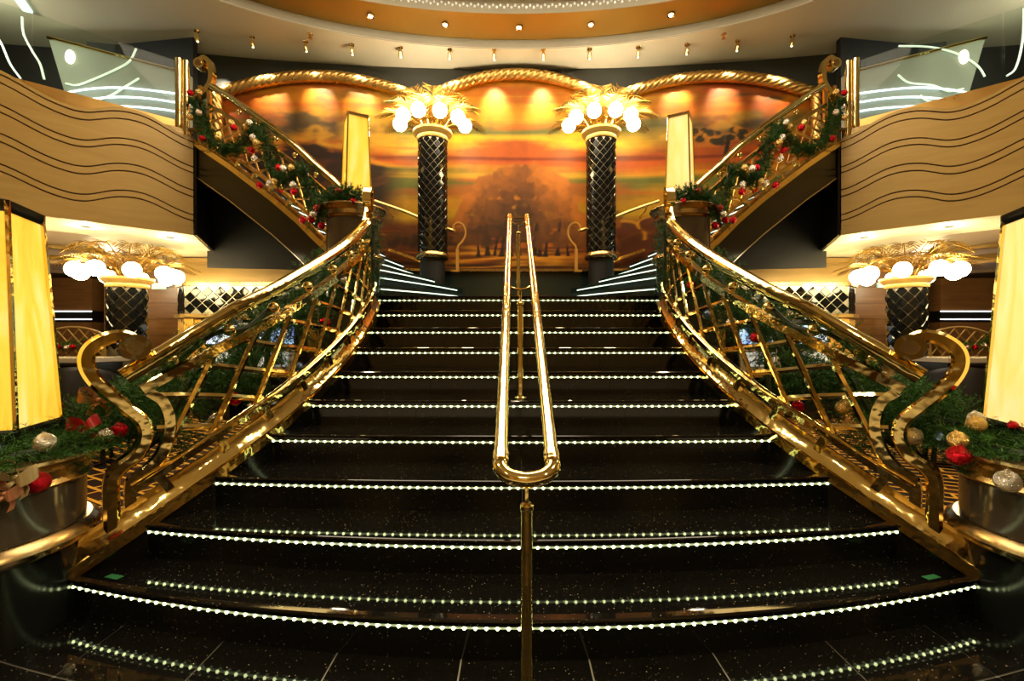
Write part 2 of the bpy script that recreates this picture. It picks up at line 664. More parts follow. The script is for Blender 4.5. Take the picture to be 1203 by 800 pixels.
# sparkling crystal band at the inner lip of the cove
mb = MB()
for i in range(150):
    a = PI * (0.2 + 0.6 * i / 149)
    mb.sphere((4.20 * math.cos(a), CEN + 1.815 * math.sin(a), 5.99 + 0.03 * (i % 2)), 0.018, 5, 4)
cr = stuff(mb.build('crystal_band', emis('crystal_glow', (0.95, 0.92, 0.78), 0.28)))
cr['label'] = 'row of small crystals along the inner lip of the oval ceiling cove'
cr['category'] = 'crystal trim'

# downlights in the gold cove ring
names = ['far left', 'second from left', 'middle', 'second from right', 'far right']
for nm, px in zip(names, (-2.12, -1.07, 0.03, 1.10, 2.22)):
    y = CEN + 2.12 * math.sqrt(max(0, 1 - (px / 4.55) ** 2))
    k = tag(MB().lathe((px, y, 5.90), [(0.0, 0.012), (0.035, 0.010), (0.05, 0.0), (0.056, -0.004), (0.056, 0.016)], 16).build('ceiling_downlight', BRASS_B, loc=(px, y, 5.9)),
            f'small recessed downlight {nm} of the five in the gold oval cove', 'downlight', 'downlights in the oval cove')
    MB().lathe((px, y, 5.894), [(0.0, -0.008), (0.022, -0.004), (0.030, 0.005), (0.0, 0.012)], 12).build('bulb', BULB, k)
    lamp('cove_lamp', 'SPOT', (px, y, 5.87), 14, WARM, 0.03, (px, y - 0.3, 0), 80, 0.7)

# ceiling spotlights washing the mural
order = ['1st', '2nd', '3rd', '4th', '5th', '6th', '7th', '8th', '9th', '10th', '11th', '12th', '13th']
sx = [-4.75, -4.00, -3.24, -2.56, -1.82, -1.06, -0.36, 0.42, 1.15, 1.90, 2.64, 3.38, 4.15]
for i, px in enumerate(sx):
    y = 7.33 - 0.020 * px * px
    z = 5.80
    k = thing('spotlight', f'{order[i]} brass ceiling spotlight from the left in the row above the mural', 'spotlight', (px, y, z), 'spotlights along the ceiling edge')
    MB().lathe((px, y, z), [(0.0, -0.012), (0.035, -0.012), (0.04, 0.0)], 14).build('ceiling_plate', BRASS, k)
    MB().tube([(px, y, z - 0.005), (px, y, z - 0.06)], 0.008, 8).build('stem', BRASS, k)
    ax = Vector((0, 0.34, -1)).normalized()
    p0 = Vector((px, y - 0.01, z - 0.045))
    MB().tube([p0, p0 + ax * 0.03, p0 + ax * 0.10], [0.02, 0.030, 0.034], 12).build('lamp_head', BRASS, k)
    MB().sphere(p0 + ax * 0.10, 0.020, 8, 6).build('bulb', BULB2, k)
    yw = 7.8 - 0.017 * px * px
    lamp('spot_beam', 'SPOT', p0 + ax * 0.13, 120, (1.0, 0.86, 0.60), 0.02, (px, yw, 5.12), 54, 1.0)
for nm, px in (('left', -3.10), ('right', 3.10)):
    y = 6.95
    k = thing('sprinkler', f'tiny brass sprinkler head in the ceiling, the {nm} one of two', 'sprinkler', (px, y, 5.8))
    MB().lathe((px, y, 5.8), [(0, -0.01), (0.035, -0.008), (0.04, 0)], 12).build('plate', BRASS_B, k)
    MB().tube([(px, y, 5.79), (px, y, 5.74)], 0.012, 8).build('nozzle', BRASS_B, k)
    MB().lathe((px, y, 5.735), [(0, 0), (0.03, 0.0), (0.03, 0.006), (0, 0.006)], 10).build('deflector', BRASS_B, k)

# ------------------------------------------------------------------ the mural
def fbm(x, y, seed, octaves=5, gain=0.5):
    r = np.random.default_rng(seed)
    out = np.zeros_like(x)
    amp, tot = 1.0, 0.0
    for o in range(octaves):
        tab = r.random((64, 64))
        f = 2.0 ** o
        xx, yy = x * f, y * f
        xi, yi = np.floor(xx).astype(int), np.floor(yy).astype(int)
        u, v_ = xx - xi, yy - yi
        u, v_ = u * u * (3 - 2 * u), v_ * v_ * (3 - 2 * v_)
        a = tab[yi % 64, xi % 64]; b_ = tab[yi % 64, (xi + 1) % 64]
        c = tab[(yi + 1) % 64, xi % 64]; d = tab[(yi + 1) % 64, (xi + 1) % 64]
        out += amp * ((a * (1 - u) + b_ * u) * (1 - v_) + (c * (1 - u) + d * u) * v_)
        tot += amp
        amp *= gain
    return out / tot


def srgb(c):
    c = np.asarray(c, float) / 255.0
    return np.where(c <= 0.04045, c / 12.92, ((c + 0.055) / 1.055) ** 2.4)


def arch_top(x):
    """lower side of the rope: height of the painted area at x"""
    ax = np.abs(x)
    side = 5.47 - 0.30 * ((ax - 3.05) / 1.45) ** 2
    mid = 5.60 - 0.30 * (ax / 1.25) ** 2
    return np.maximum(side, mid)


MX0, MX1, MZ0 = -4.75, 4.75, 2.40
NU, NV = 560, 190
U, V = np.meshgrid(np.linspace(0, 1, NU), np.linspace(0, 1, NV))
X = MX0 + (MX1 - MX0) * U
Z = MZ0 + (arch_top(X) - MZ0) * V
H = (Z - MZ0) / 3.15                       # 0 at the foot, about 1 at the top


def blend(a, col, m):
    m = np.clip(m, 0, 1)[..., None]
    return a * (1 - m) + srgb(col) * m


n1 = fbm(X * 0.55 + 9, Z * 2.0, 3)
n2 = fbm(X * 1.3 + 31, Z * 3.6 + 5, 5, 6)
n3 = fbm(X * 0.35 + 3, Z * 5.0 + 1, 8)
n4 = fbm(X * 7 + 3, Z * 7 + 1, 12, 4)
n5 = fbm(X * 0.7 + 17, Z * 15 + 2, 15, 3)
n6 = fbm(X * 0.9 + 40, Z * 1.7 + 11, 19, 5)
hh = H + (n1 - 0.5) * 0.16 + (n3 - .5) * 0.10 + (n5 - .5) * 0.035
stops = [(0.0, (96, 50, 16)), (0.20, (140, 84, 20)), (0.29, (196, 146, 34)), (0.38, (192, 136, 30)), (0.425, (112, 110, 62)), (0.47, (122, 112, 56)), (0.52, (196, 128, 34)),
         (0.555, (190, 92, 22)), (0.60, (184, 92, 20)), (0.655, (226, 172, 48)), (0.71, (116, 116, 74)), (0.745, (140, 124, 66)), (0.80, (232, 158, 36)), (0.90, (226, 146, 30)), (1.05, (210, 122, 28))]
cp = np.stack([np.interp(hh, [s_[0] for s_ in stops], [srgb(s_[1])[k] for s_ in stops]) for k in range(3)], -1)
side = np.clip((np.abs(X) - 1.6) / 1.8, 0, 1)
up = np.clip((H - 0.50) / 0.2, 0, 1)
# red and smoke towards both sides, bright cloud edges
cp = blend(cp, (150, 46, 20), side * up * np.clip((n6 - 0.36) * 4, 0.25, 1) * 0.9)
cp = blend(cp, (84, 72, 58), np.clip((n2 - 0.53) * 7, 0, 1) * up * (0.15 + 0.7 * side))
cp = blend(cp, (240, 178, 62), np.clip((n6 - 0.56) * 9, 0, 1) * up * 0.75 * (1 - 0.5 * side))
cp = blend(cp, (204, 92, 22), np.clip((n3 - 0.56) * 9, 0, 1) * np.clip((H - .3) / .1, 0, 1) * 0.55)
# far water and distant land line
cp = blend(cp, (128, 50, 18), np.exp(-((H - 0.585 - (n5 - .5) * .03) / 0.012) ** 2) * 0.9)
cp = blend(cp, (236, 170, 44), np.exp(-((H - 0.50 - (n5 - .5) * .05) / 0.016) ** 2) * 0.6)
# dark hills, left
hill = 0.68 - 0.11 * np.abs(X + 3.3) + (n2 - .5) * 0.15
hm = np.clip((hill - H) / 0.025, 0, 1) * np.clip((-1.85 - X) / 0.4, 0, 1)
cp = blend(cp, (50, 28, 20), hm * 0.97)
cp = blend(cp, (110, 60, 34), hm * np.clip((fbm((X + Z) * 1.2, (Z - X * .4) * 5, 44) - 0.5) * 6, 0, 1) * 0.7)
cp = blend(cp, (226, 160, 50), np.exp(-((H - hill - 0.01) / 0.014) ** 2) * np.clip((-1.85 - X) / 0.4, 0, 1) * 0.6)
# fields at the foot
fld = 0.25 + (n1 - .5) * 0.08
fm = np.clip((fld - H) / 0.03, 0, 1)
cp = blend(cp, (110, 54, 18), fm * 0.92)
cp = blend(cp, (190, 104, 24), fm * np.clip((n5 - .48) * 8, 0, 1) * 0.8)
cp = blend(cp, (54, 28, 12), np.clip((0.055 + (n2 - .5) * .06 - H) / 0.02, 0, 1) * 0.7)
# bush row on the left, hillocks on the right
for k in range(60):
    a, b_ = rng.random(2)
    cx, cz = -2.15 + 1.25 * a, 0.135 + 0.035 * b_
    m = 1 - np.hypot((X - cx) / 0.07, (H - cz) / 0.03) + (n4 - .5) * 0.9
    cp = blend(cp, (70, 38, 16) if b_ < .6 else (104, 62, 24), np.clip(m * 2, 0, 0.8))
for cx, cz, rx, rz in ((2.15, 0.10, 0.55, 0.10), (1.75, 0.17, 0.40, 0.09), (2.35, 0.23, 0.35, 0.05), (2.9, 0.12, 0.5, 0.1)):
    e = np.hypot((X - cx) / rx, (H - cz) / rz) + (n2 - .5) * 0.5
    cp = blend(cp, (100, 46, 14), np.clip((1 - e) * 5, 0, 0.9))
    cp = blend(cp, (228, 152, 40), np.exp(-((e - 0.97) / 0.07) ** 2) * (H > cz - .02) * 0.8)
for k in range(40):
    a, b_ = rng.random(2)
    m = 1 - np.hypot((X - 1.45 - .5 * (a - .5)) / 0.10, (H - 0.10 - 0.20 * b_) / 0.035) + (n4 - .5)
    cp = blend(cp, (122, 66, 24) if k % 2 else (158, 90, 30), np.clip(m * 2, 0, 0.7))
# dark tree at far right
for k in range(34):
    a, b_ = rng.random(2)
    m = 1 - np.hypot((X - 3.28 - (a - .5) * 0.85) / 0.085, (H - 0.69 - (b_ - .5) * 0.06 - .015 * math.cos(a * 5)) / 0.018) + (n4 - .5) * 1.3
    cp = blend(cp, (56, 46, 26) if k % 4 else (190, 120, 30), np.clip(m * 3, 0, .9))
m = 1 - np.abs(X - 3.42 - (H - 0.6) * 0.6) / 0.04
cp = blend(cp, (46, 34, 20), np.clip(m * 3, 0, 1) * ((H > 0.56) & (H < 0.69)))
# paths of light under the trees
for cz, wd, st in ((0.105, 0.008, 0.8), (0.075, 0.010, 0.9), (0.045, 0.008, 0.85), (0.02, 0.006, 0.7)):
    m = np.exp(-((H - cz - 0.016 * np.sin(X * 2.4 + cz * 40) - (n5 - .5) * .03) / wd) ** 2) * np.clip((n1 - 0.36) * 5, 0, 1) * np.clip(1.7 - np.abs(X), 0, 1)
    cp = blend(cp, (236, 160, 44), m * st)
# clump of autumn trees in the middle: trunks, then foliage from the shaded inside to the lit rim
for k in range(11):
    tx = -0.66 + 1.5 * k / 10 + rng.uniform(-.06, .06)
    lean, wd = rng.uniform(-.5, .5), rng.uniform(0.020, 0.05)
    m = 1 - np.abs(X - tx - (H - .08) * lean) / (wd * (1 + 1.5 * np.clip((0.1 - H) / .05, 0, 1)))
    cp = blend(cp, (40, 22, 14), np.clip(m * 3, 0, 1) * ((H > 0.065 + 0.01 * rng.random()) & (H < 0.26)) * 0.95)
dome = lambda x: 0.11 + 0.46 * np.sqrt(np.clip(1 - ((x - 0.08) / 1.16) ** 2, 0, 1))
blobs = []
for k in range(620):
    cx = 0.08 + 1.10 * rng.uniform(-1, 1)
    top_ = float(dome(np.array(cx))) - 0.02
    cz = 0.125 + (top_ - 0.125) * rng.random() ** 0.75
    lit = (cz - 0.13) / max(0.05, top_ - 0.13)
    blobs.append((lit + rng.uniform(-.12, .12), cx, cz))
blobs.sort()
for lit, cx, cz in blobs:
    sel = (np.abs(X - cx) < 0.2) & (np.abs(H - cz) < 0.07)
    r_ = rng.uniform(0.07, 0.12)
    m = 1 - np.hypot((X - cx) / r_, (H - cz) / (r_ * 0.30)) + (n4 - .5) * 1.5
    edge = min(1, abs(cx - 0.08) / 1.0)
    g_ = float(np.clip(0.06 + 0.80 * max(0, lit - .34) + 0.30 * edge + (0.20 if cx > 0.25 else 0) + rng.uniform(-.12, .12), 0, 1))
    colr = np.array((58, 34, 22)) * (1 - g_) + np.array((200, 118, 46)) * g_
    cp[sel] = blend(cp, colr, np.clip(m * 1.6, 0, 0.75))[sel] if False else (cp[sel] * (1 - np.clip(m[sel] * 1.6, 0, 0.75)[:, None]) + srgb(colr) * np.clip(m[sel] * 1.6, 0, 0.75)[:, None])
cp *= (0.84 + 0.32 * n4)[..., None]
cp = np.clip(cp, 0, 1) ** 1.18 * np.array([0.78, 0.88, 0.52])

me = bpy.data.meshes.new('mural')
Y = 7.79 - 0.017 * X * X
pts = np.stack([X, Y, Z], -1).reshape(-1, 3)
idx = np.arange(NU * NV).reshape(NV, NU)
quads = np.stack([idx[:-1, :-1], idx[:-1, 1:], idx[1:, 1:], idx[1:, :-1]], -1).reshape(-1, 4)
me.vertices.add(len(pts)); me.vertices.foreach_set('co', pts.ravel())
me.loops.add(quads.size); me.loops.foreach_set('vertex_index', quads.ravel())
me.polygons.add(len(quads)); me.polygons.foreach_set('loop_start', np.arange(0, quads.size, 4))
me.update(calc_edges=True)
ca = me.color_attributes.new('paint', 'FLOAT_COLOR', 'POINT')
ca.data.foreach_set('color', np.concatenate([cp.reshape(-1, 3), np.ones((len(pts), 1))], 1).ravel())
MUR = mat('mural_paint', (0.5, 0.3, 0.1), 0, 0.5, 0.25)
t, nn_, l, b = nodes(MUR)
at = t.nodes.new('ShaderNodeAttribute'); at.attribute_name = 'paint'
l.new(at.outputs['Color'], b.inputs['Base Color'])
l.new(bump(t, noise(t, coords(t), 45, 3), 0.15, 0.004), b.inputs['Normal'])
me.materials.append(MUR)
me.polygons.foreach_set('use_smooth', [True] * len(me.polygons))
mu = link('mural', me)
so = mu.modifiers.new('thickness', 'SOLIDIFY'); so.thickness = 0.02; so.offset = 1
tag(mu, 'large painted sunset landscape with autumn trees on the curved back wall', 'mural')
xs = [MX0 + (MX1 - MX0) * i / 40 for i in range(41)]
struct(MB().sweep([(x, 7.77 - 0.017 * x * x, 2.385) for x in xs], [(0, -1, 0)] * 41, rect(-0.02, 0.03, -0.02, 0.02)).build('trim_4', BRASS_B))


# gilded rope framing the mural
def rope(pts, r, pitch=0.66, lobes=6):
    p = [Vector(q) for q in pts]
    # even resampling
    L = [0]
    for a, b_ in zip(p[:-1], p[1:]):
        L.append(L[-1] + (b_ - a).length)
    m = int(L[-1] / 0.014)
    out = []
    for i in range(m + 1):
        q = L[-1] * i / m
        k = max(0, min(len(p) - 2, int(np.searchsorted(L, q)) - 1))
        out.append(p[k].lerp(p[k + 1], (q - L[k]) / (L[k + 1] - L[k])))
    mb_ = MB()
    rs = []
    npf = lobes * 5
    for i, q in enumerate(out):
        tng = (out[min(i + 1, m)] - out[max(i - 1, 0)]).normalized()
        nn = Vector((0, -1, 0)); nn = (nn - tng * nn.dot(tng)).normalized()
        up = tng.cross(nn)
        ph = 2 * PI * (L[-1] * i / m) / pitch
        ring = []
        for j in range(npf):
            a = 2 * PI * j / npf
            rr = r * (0.74 + 0.26 * abs(math.sin(lobes * (a + ph) / 2)) ** 0.6)
            ring.append(q + (nn * math.cos(a) + up * math.sin(a)) * rr)
        rs.append(ring)
    return mb_.rings(rs)


rf = thing('rope_frame', 'thick gilded twisted rope moulding in three arches framing the mural', 'rope moulding', (0, 7.7, 5.5))
yw = lambda x: 7.70 - 0.017 * x * x
def arch(x0, x1):
    return [(x, yw(x), float(arch_top(np.array(x))) + 0.03) for x in np.linspace(x0, x1, 40)]
rope(arch(-4.70, -1.42), 0.094).build('rope_arch', ROPE, rf, 60)
rope(arch(-1.38, 1.38), 0.094).build('rope_arch', ROPE, rf, 60)
rope(arch(1.42, 4.70), 0.094).build('rope_arch', ROPE, rf, 60)
for s_ in (-1, 1):
    rope([(s_ * 4.73, yw(4.73), 5.10), (s_ * 4.73, yw(4.73), 3.6)], 0.085).build('rope_upright', ROPE, rf, 60)

# ------------------------------------------------------------------ main staircase
st = thing('staircase', 'wide black granite staircase with dotted light strips under every nosing', 'staircase', (0, 1.75, 0))
for i in range(N):
    z1 = RISE * (i + 1)
    hw = half(i)
    hb = half(i + 1) if i < N - 1 else 1.6
    cuts = [-1, -0.5, 0, 0.5, 1]
    for a0, a1 in zip(cuts[:-1], cuts[1:]):
        aa = np.linspace(a0, a1, 9)
        e0 = 0.0008 / hw
        aa[0] += e0; aa[-1] -= e0
        if i < N - 1:
            poly = [(a * hw, front(i, a * hw) - 0.018) for a in aa] + [(a * hb, front(i + 1, a * hb) + 0.03) for a in reversed(aa)]
            m_ = MB().prism(poly, z1 - 0.028, z1)
            m_.build('tread_slab', GRANITE, st)
        poly = [(a * hw, front(i, a * hw) + 0.004) for a in aa] + [(a * hw, front(i, a * hw) + 0.028) for a in reversed(aa)]
        MB().prism(poly, z1 - RISE, z1 - 0.028).build('riser_slab', GRANITE_R, st)
    xs = np.linspace(-hw + .002, hw - .002, 40)
    MB().tube([(x, front(i, x) - 0.017, z1 - 0.0085) for x in xs], 0.0085, 8).build('nosing', GRANITE, st)
    # the light strip and its bulbs
    hl = hw - 0.012
    xs = np.linspace(-hl, hl, 60)
    bar = [(x, front(i, x) - 0.001) for x in xs] + [(x, front(i, x) + 0.004) for x in reversed(xs)]
    ls = MB().prism(bar, z1 - 0.047, z1 - 0.040).build('light_strip', LEDBAR, st)
    nb = int(2 * hl / (0.0415 + 0.0008 * i))
    mb = MB()
    for k in range(nb + 1):
        x = -hl + 2 * hl * k / nb
        mb.sphere((x, front(i, x) - 0.003, z1 - 0.0435), 0.0068, 6, 4)
    stuff(mb.build('light_bulbs', LEDM, ls))
# landing and the block below it
MB().prism([(-1.45, DC[9] - 0.018), (1.45, DC[9] - 0.018), (2.05, 4.62), (2.25, 7.75), (-2.25, 7.75), (-2.05, 4.62)], RISE * N - 0.028, RISE * N).build('landing_slab', GRANITE, st)
MB().prism([(-1.5, 4.66), (1.5, 4.66), (2.0, 4.66), (2.25, 7.7), (-2.25, 7.7), (-2.0, 4.66)], 0, RISE * N - 0.028).build('landing_base', BLACK, st)
for s_, px in ((-1, -1.81), (1, 1.80)):
    y = front(0, px) + 0.05
    MB().box((px, y, RISE + 0.001), (0.075, 0.03, 0.002), 0.27 * s_).build('safety_sticker', mat('green_sticker', (0.03, 0.16, 0.06), 0, 0.8, 0.1) if s_ < 0 else bpy.data.materials['green_sticker'], st)
for S in (1, -1):
    ss = np.linspace(-0.02, 2.76, 60)
    rs = []
    for s_ in ss:
        a, c = MAIN.P(s_, 0, 0.0), MAIN.P(s_, 0, 0.10)
        zt = MAIN.zb(s_) + 0.03
        rs.append([(a.x, a.y, 0), (c.x, c.y, 0), (c.x, c.y, zt), (a.x, a.y, zt)])
    MB().rings(rs).build('curb_wall', GRANITE_R, st)
S = 1


# ------------------------------------------------------------------ balustrades
def lattice(rail, s0, s1, t0, t1, off, parent, spacing, ka, kb, wd, th, m, clip0=None):
    """two families of flat bars: t grows by ka per s (steep), falls by kb per s (flat)"""
    h = t1 - t0
    for fam, kk in ((0, ka), (1, -kb)):
        ds = h / abs(kk)
        k = -int(ds / spacing) - 2
        while True:
            a = s0 + k * spacing + (0.06 if fam else 0)
            k += 1
            if a > s1 + ds:
                break
            # bar from (a, t0) to (a + h/kk, t1)
            u0, u1 = 0.0, 1.0
            b_ = a + h / kk
            lo = (lambda u: a + (b_ - a) * u)
            # clip in s
            def cl(sv):
                return (sv - a) / (b_ - a)
            lim = sorted((cl(s0), cl(s1)))
            u0, u1 = max(u0, lim[0]), min(u1, lim[1])
            if u1 - u0 < 0.12:
                continue
            uu = [u0 + (u1 - u0) * i / 9 for i in range(10)]
            o = off + (0.004 if fam else -0.004)
            pts = [rail.P(lo(u), t0 + h * u, o) for u in uu]
            nr = [rail.nrm(lo(u)) for u in uu]
            MB().sweep(pts, nr, [(-th * .4, -wd / 2), (-th, 0), (-th * .4, wd / 2), (th * .4, wd / 2), (th, 0), (th * .4, -wd / 2)]).build('lattice_bar', m, parent, 20)


def hand_profile():
    """round-topped moulded rail over a narrower lower bead"""
    return [(-0.050, 0.000), (-0.047, 0.016), (-0.030, 0.031), (0, 0.037), (0.030, 0.031), (0.047, 0.016), (0.050, 0.000), (0.034, -0.010),
            (0.034, -0.030), (0.026, -0.042), (0, -0.046), (-0.026, -0.042), (-0.034, -0.030), (-0.034, -0.010)]


def main_balustrade():
    sd = LR()
    b0 = MAIN.P(0.12, 0, 0.07)
    T = thing('stair_balustrade', f'curved polished brass balustrade with diamond lattice on the {sd} of the granite stairs', 'balustrade', (b0.x, b0.y, b0.z))
    # stringer: mirror plate, lower lip, upper bead
    p, q = MAIN.line(-0.02, 2.52, 0.0, -0.004, 60)
    MB().sweep(p, q, [(-0.012, 0.028), (0.060, 0.028), (0.060, 0.128), (0.046, 0.128), (0.040, 0.105), (0.028, 0.080), (0.010, 0.055)]).build('stringer_plate', BRASS, T, 50)
    MB().sweep(p, q, rect(-0.022, 0.05, -0.005, 0.045)).build('stringer_lip', BRASS, T)
    p, q = MAIN.line(0.20, 2.50, 0.215, 0.05, 60)
    MB().sweep(p, q, [(-0.045, -0.02), (0.02, -0.02), (0.02, 0.012), (0.0, 0.022), (-0.03, 0.022), (-0.045, 0.012)]).build('bottom_rail', BRASS, T)
    # lattice frame: S-shaped front edge running into the top rail
    sz = spline([(0.191, 0.38), (0.191, 0.508), (0.212, 0.540), (0.256, 0.570), (0.312, 0.638), (0.342, 0.734), (0.345, 0.82), (0.317, 0.905), (0.262, 0.955)], 6)
    p, q = MAIN.curve([(v_[0], v_[1]) for v_ in sz], 0.07)
    MB().sweep(p, q, rect(-0.03, 0.03, -0.022, 0.022)).build('frame_scroll', BRASS, T)
    p, q = MAIN.line(0.235, 2.50, 0.663, 0.07, 60)
    MB().sweep(p, q, rect(-0.03, 0.03, -0.022, 0.022)).build('top_rail', BRASS, T)
    p, q = MAIN.line(2.46, 2.462, 0, 0.07, 2)
    MB().box(MAIN.P(2.50, 0.44, 0.07), (0.04, 0.04, 0.50)).build('end_post', BRASS, T)
    lattice(MAIN, 0.295, 2.48, 0.225, 0.65, 0.07, T, 0.25, 1.57, 0.66, 0.032, 0.012, BRASS)
    # handrail
    p, q = MAIN.line(0.165, 2.24, 0.83, 0.07, 70)
    for i in range(70):
        u = i / 69
        p[i].z += -0.055 * max(0, 1 - u / 0.25) + 0.02 * min(1, u * 2)
    MB().sweep(p, q, hand_profile()).build('handrail', BRASS, T)
    # scroll at the top end of the handrail
    sz = spline([(2.22, 0.845), (2.34, 0.885), (2.44, 0.97), (2.455, 1.07), (2.39, 1.135), (2.30, 1.115), (2.275, 1.04), (2.32, 0.995), (2.36, 1.03)], 6)
    pts = [MAIN.P(v_[0], v_[1], 0.07) for v_ in sz]
    MB().sweep(pts, [MAIN.nrm(v_[0]) for v_ in sz], rect(-0.035, 0.035, -0.014, 0.014)).build('upper_scroll', BRASS, T)
    for k in range(7):
        s_ = 0.36 + 0.285 * k
        MB().sphere(MAIN.P(s_, 0.735, 0.07), 0.034, 14, 10).build('ball_spacer', BRASS, T)
    # big S scroll newel
    sz = spline([(0.121, 0.24), (0.121, 0.40), (0.121, 0.545), (0.150, 0.602), (0.214, 0.655), (0.248, 0.735), (0.237, 0.812), (0.178, 0.885), (0.112, 0.960), (0.056, 1.036),
                 (0.032, 1.108), (0.046, 1.172), (0.103, 1.220), (0.172, 1.228), (0.226, 1.185)], 6)
    p, q = MAIN.curve([(v_[0], v_[1]) for v_ in sz], 0.07)
    MB().sweep(p, q, [(-0.05, -0.018), (-0.036, -0.031), (0.036, -0.031), (0.05, -0.018), (0.05, 0.018), (0.036, 0.031), (-0.036, 0.031), (-0.05, 0.018)]).build('newel_scroll', BRASS, T, 30)
    c = MAIN.P(0.205, 0, 0.07, 1.178)
    nn = MAIN.nrm(0.205)
    tg = Vector((nn.y, -nn.x, 0))
    def disc(r, a0, a1):
        rs = []
        for a in (a0, a1):
            rs.append([c + nn * a + (tg * math.cos(2 * PI * j / 28) + Vector((0, 0, 1)) * math.sin(2 * PI * j / 28)) * r for j in range(28)])
        return MB().rings(rs)
    disc(0.062, -0.062, 0.062).build('volute', BRASS, T)
    disc(0.034, -0.070, 0.070).build('volute_boss', BRASS_B, T)
    # ribbed bosses fixed on the stringer face
    for k in range(9):
        s_ = 0.30 + 0.265 * k
        pp, qq = MAIN.line(s_, s_ + 0.035, 0.155, 0.045, 3)
        MB().sweep(pp, qq, rect(-0.03, 0.014, -0.05, 0.05)).build('stringer_bracket', BRASS, T)


def upper_flight():
    sd = LR()
    T = thing('upper_staircase', f'dark flight of lit steps curving up to the {sd} balcony', 'staircase', (-1.73, 5.6, 1.65))
    q_of = lambda z_: float(np.interp(z_, UP.z, UP.s))
    I = [None, (-1.50, 5.06), (-1.74, 5.14)]
    O = [None, (-0.68, 6.00), (-0.80, 6.86), (-1.18, 7.25)]
    for k in range(3, 16):
        p = UP.P(min(q_of(1.65 + RISE * k - 0.03), UPL), 0, -0.03)
        I.append((p.x, p.y))
    for k in range(4, 16):
        x = -1.58 - 0.30 * (k - 4)
        O.append((x, 7.74 - 0.017 * x * x))
    for k in range(1, 15):
        z1 = 1.65 + RISE * k
        a, b_, c, d = I[k], O[k], O[k + 1], I[k + 1]
        lo = 1.65 if k <= 3 else z1 - 0.30
        # bowed nosing
        mid = Vector((*a, 0)).lerp(Vector((*b_, 0)), 0.55)
        dr = (Vector((*b_, 0)) - Vector((*a, 0))).normalized()
        bow = Vector((dr.y, -dr.x, 0)) * 0.05
        if k == 14:
            c, d = (-4.95, 7.3), (-4.35, 6.3)
        nose = [Vector((*a, 0)), mid + bow, Vector((*b_, 0))]
        nose = spline(nose, 5)
        poly = [(p.x, p.y) for p in nose] + [c, d]
        MB().prism(poly, lo, z1 - 0.0).build('step', DARKGREEN, T)
        out = Vector((dr.y, -dr.x, 0)) * 0.006
        line = nose if k > 3 else nose[:-1]
        ls = MB().sweep([(p.x + out.x, p.y + out.y, z1 - 0.045) for p in line], [tuple(out.normalized())] * len(line), rect(-0.004, 0.004, -0.006, 0.006)).build('light_strip', LEDGREEN, T)
    # closed underside and side panel
    rs, rs2 = [], []
    for k in range(3, 15):
        z1 = 1.65 + RISE * k - 0.47
        a, b_ = I[k], O[k]
        rs.append([(a[0], a[1], z1), (b_[0], b_[1] - 0.02, z1), (b_[0], b_[1] - 0.02, z1 + 0.02), (a[0], a[1], z1 + 0.02)])
    MB().rings(rs).build('soffit', BLACK, T)
    rs = []
    for k in range(5, 16):
        x = O[k][0]; y = 7.715 - 0.017 * x * x
        z1 = min(1.65 + RISE * min(k, 14) - 0.40, 3.9)
        rs.append([(x, y, 2.36), (x, y + 0.04, 2.36), (x, y + 0.04, z1), (x, y, z1)])
    MB().rings(rs).build('back_panel', BLACKM, T)
    rs = []
    for s_ in np.linspace(0.0, UPL, 40):
        a, c = UP.P(s_, 0, 0), UP.P(s_, 0, -0.04)
        z1 = UP.zb(s_)
        rs.append([(a.x, a.y, z1 - 0.41), (c.x, c.y, z1 - 0.41), (c.x, c.y, z1), (a.x, a.y, z1)])
    MB().rings(rs).build('side_panel', BLACK, T)
    p, q = UP.line(0.5, UPL, -0.412, 0.0, 30)
    MB().sweep(p, q, rect(-0.004, 0.006, -0.006, 0.006)).build('panel_edge', CHROME, T)

    B = thing('upper_balustrade', f'brass lattice balustrade of the flight climbing to the {sd} balcony', 'balustrade', UP.P(0.0, 0, 0))
    p, q = UP.line(0.0, UPL, 0.0, 0.0, 50)
    MB().sweep(p, q, rect(-0.06, 0.035, -0.005, 0.060)).build('stringer_lip', BRASS, B)
    MB().sweep(p, q, rect(-0.05, 0.0, 0.060, 0.095)).build('stringer_plate', BRASS_B, B)
    for k in range(8):
        pp, qq = UP.line(0.1 + 0.3 * k, 0.135 + 0.3 * k, 0.125, -0.015, 3)
        MB().sweep(pp, qq, rect(-0.03, 0.02, -0.035, 0.035)).build('stringer_bracket', BRASS, B)
    MB().sweep(p, q, rect(-0.05, 0.02, 0.155, 0.190)).build('bottom_rail', BRASS, B)
    p, q = UP.line(0.12, UPL - 0.30, 0.66, -0.015, 50)
    MB().sweep(p, q, rect(-0.025, 0.025, -0.022, 0.022)).build('top_rail', BRASS, B)
    lattice(UP, 0.12, UPL - 0.30, 0.19, 0.64, -0.015, B, 0.20, 1.9, 0.72, 0.026, 0.012, ROPE)
    p, q = UP.line(0.02, UPL - 0.36, 0.86, -0.015, 60)
    for i in range(60):
        p[i].z += 0.07 * i / 59
    MB().sweep(p, q, hand_profile()).build('handrail', BRASS, B)
    for k in range(6):
        s_ = 0.25 + 0.33 * k
        MB().sphere(UP.P(s_, 0.745 + 0.012 * k, -0.015), 0.032, 12, 8).build('ball_spacer', BRASS, B)
    for s_ in (UPL - 0.30, UPL - 0.12):
        c = UP.P(s_, 0, -0.015)
        MB().box((c.x, c.y, c.z + 0.42), (0.045, 0.045, 0.84)).build('end_post', BRASS, B)
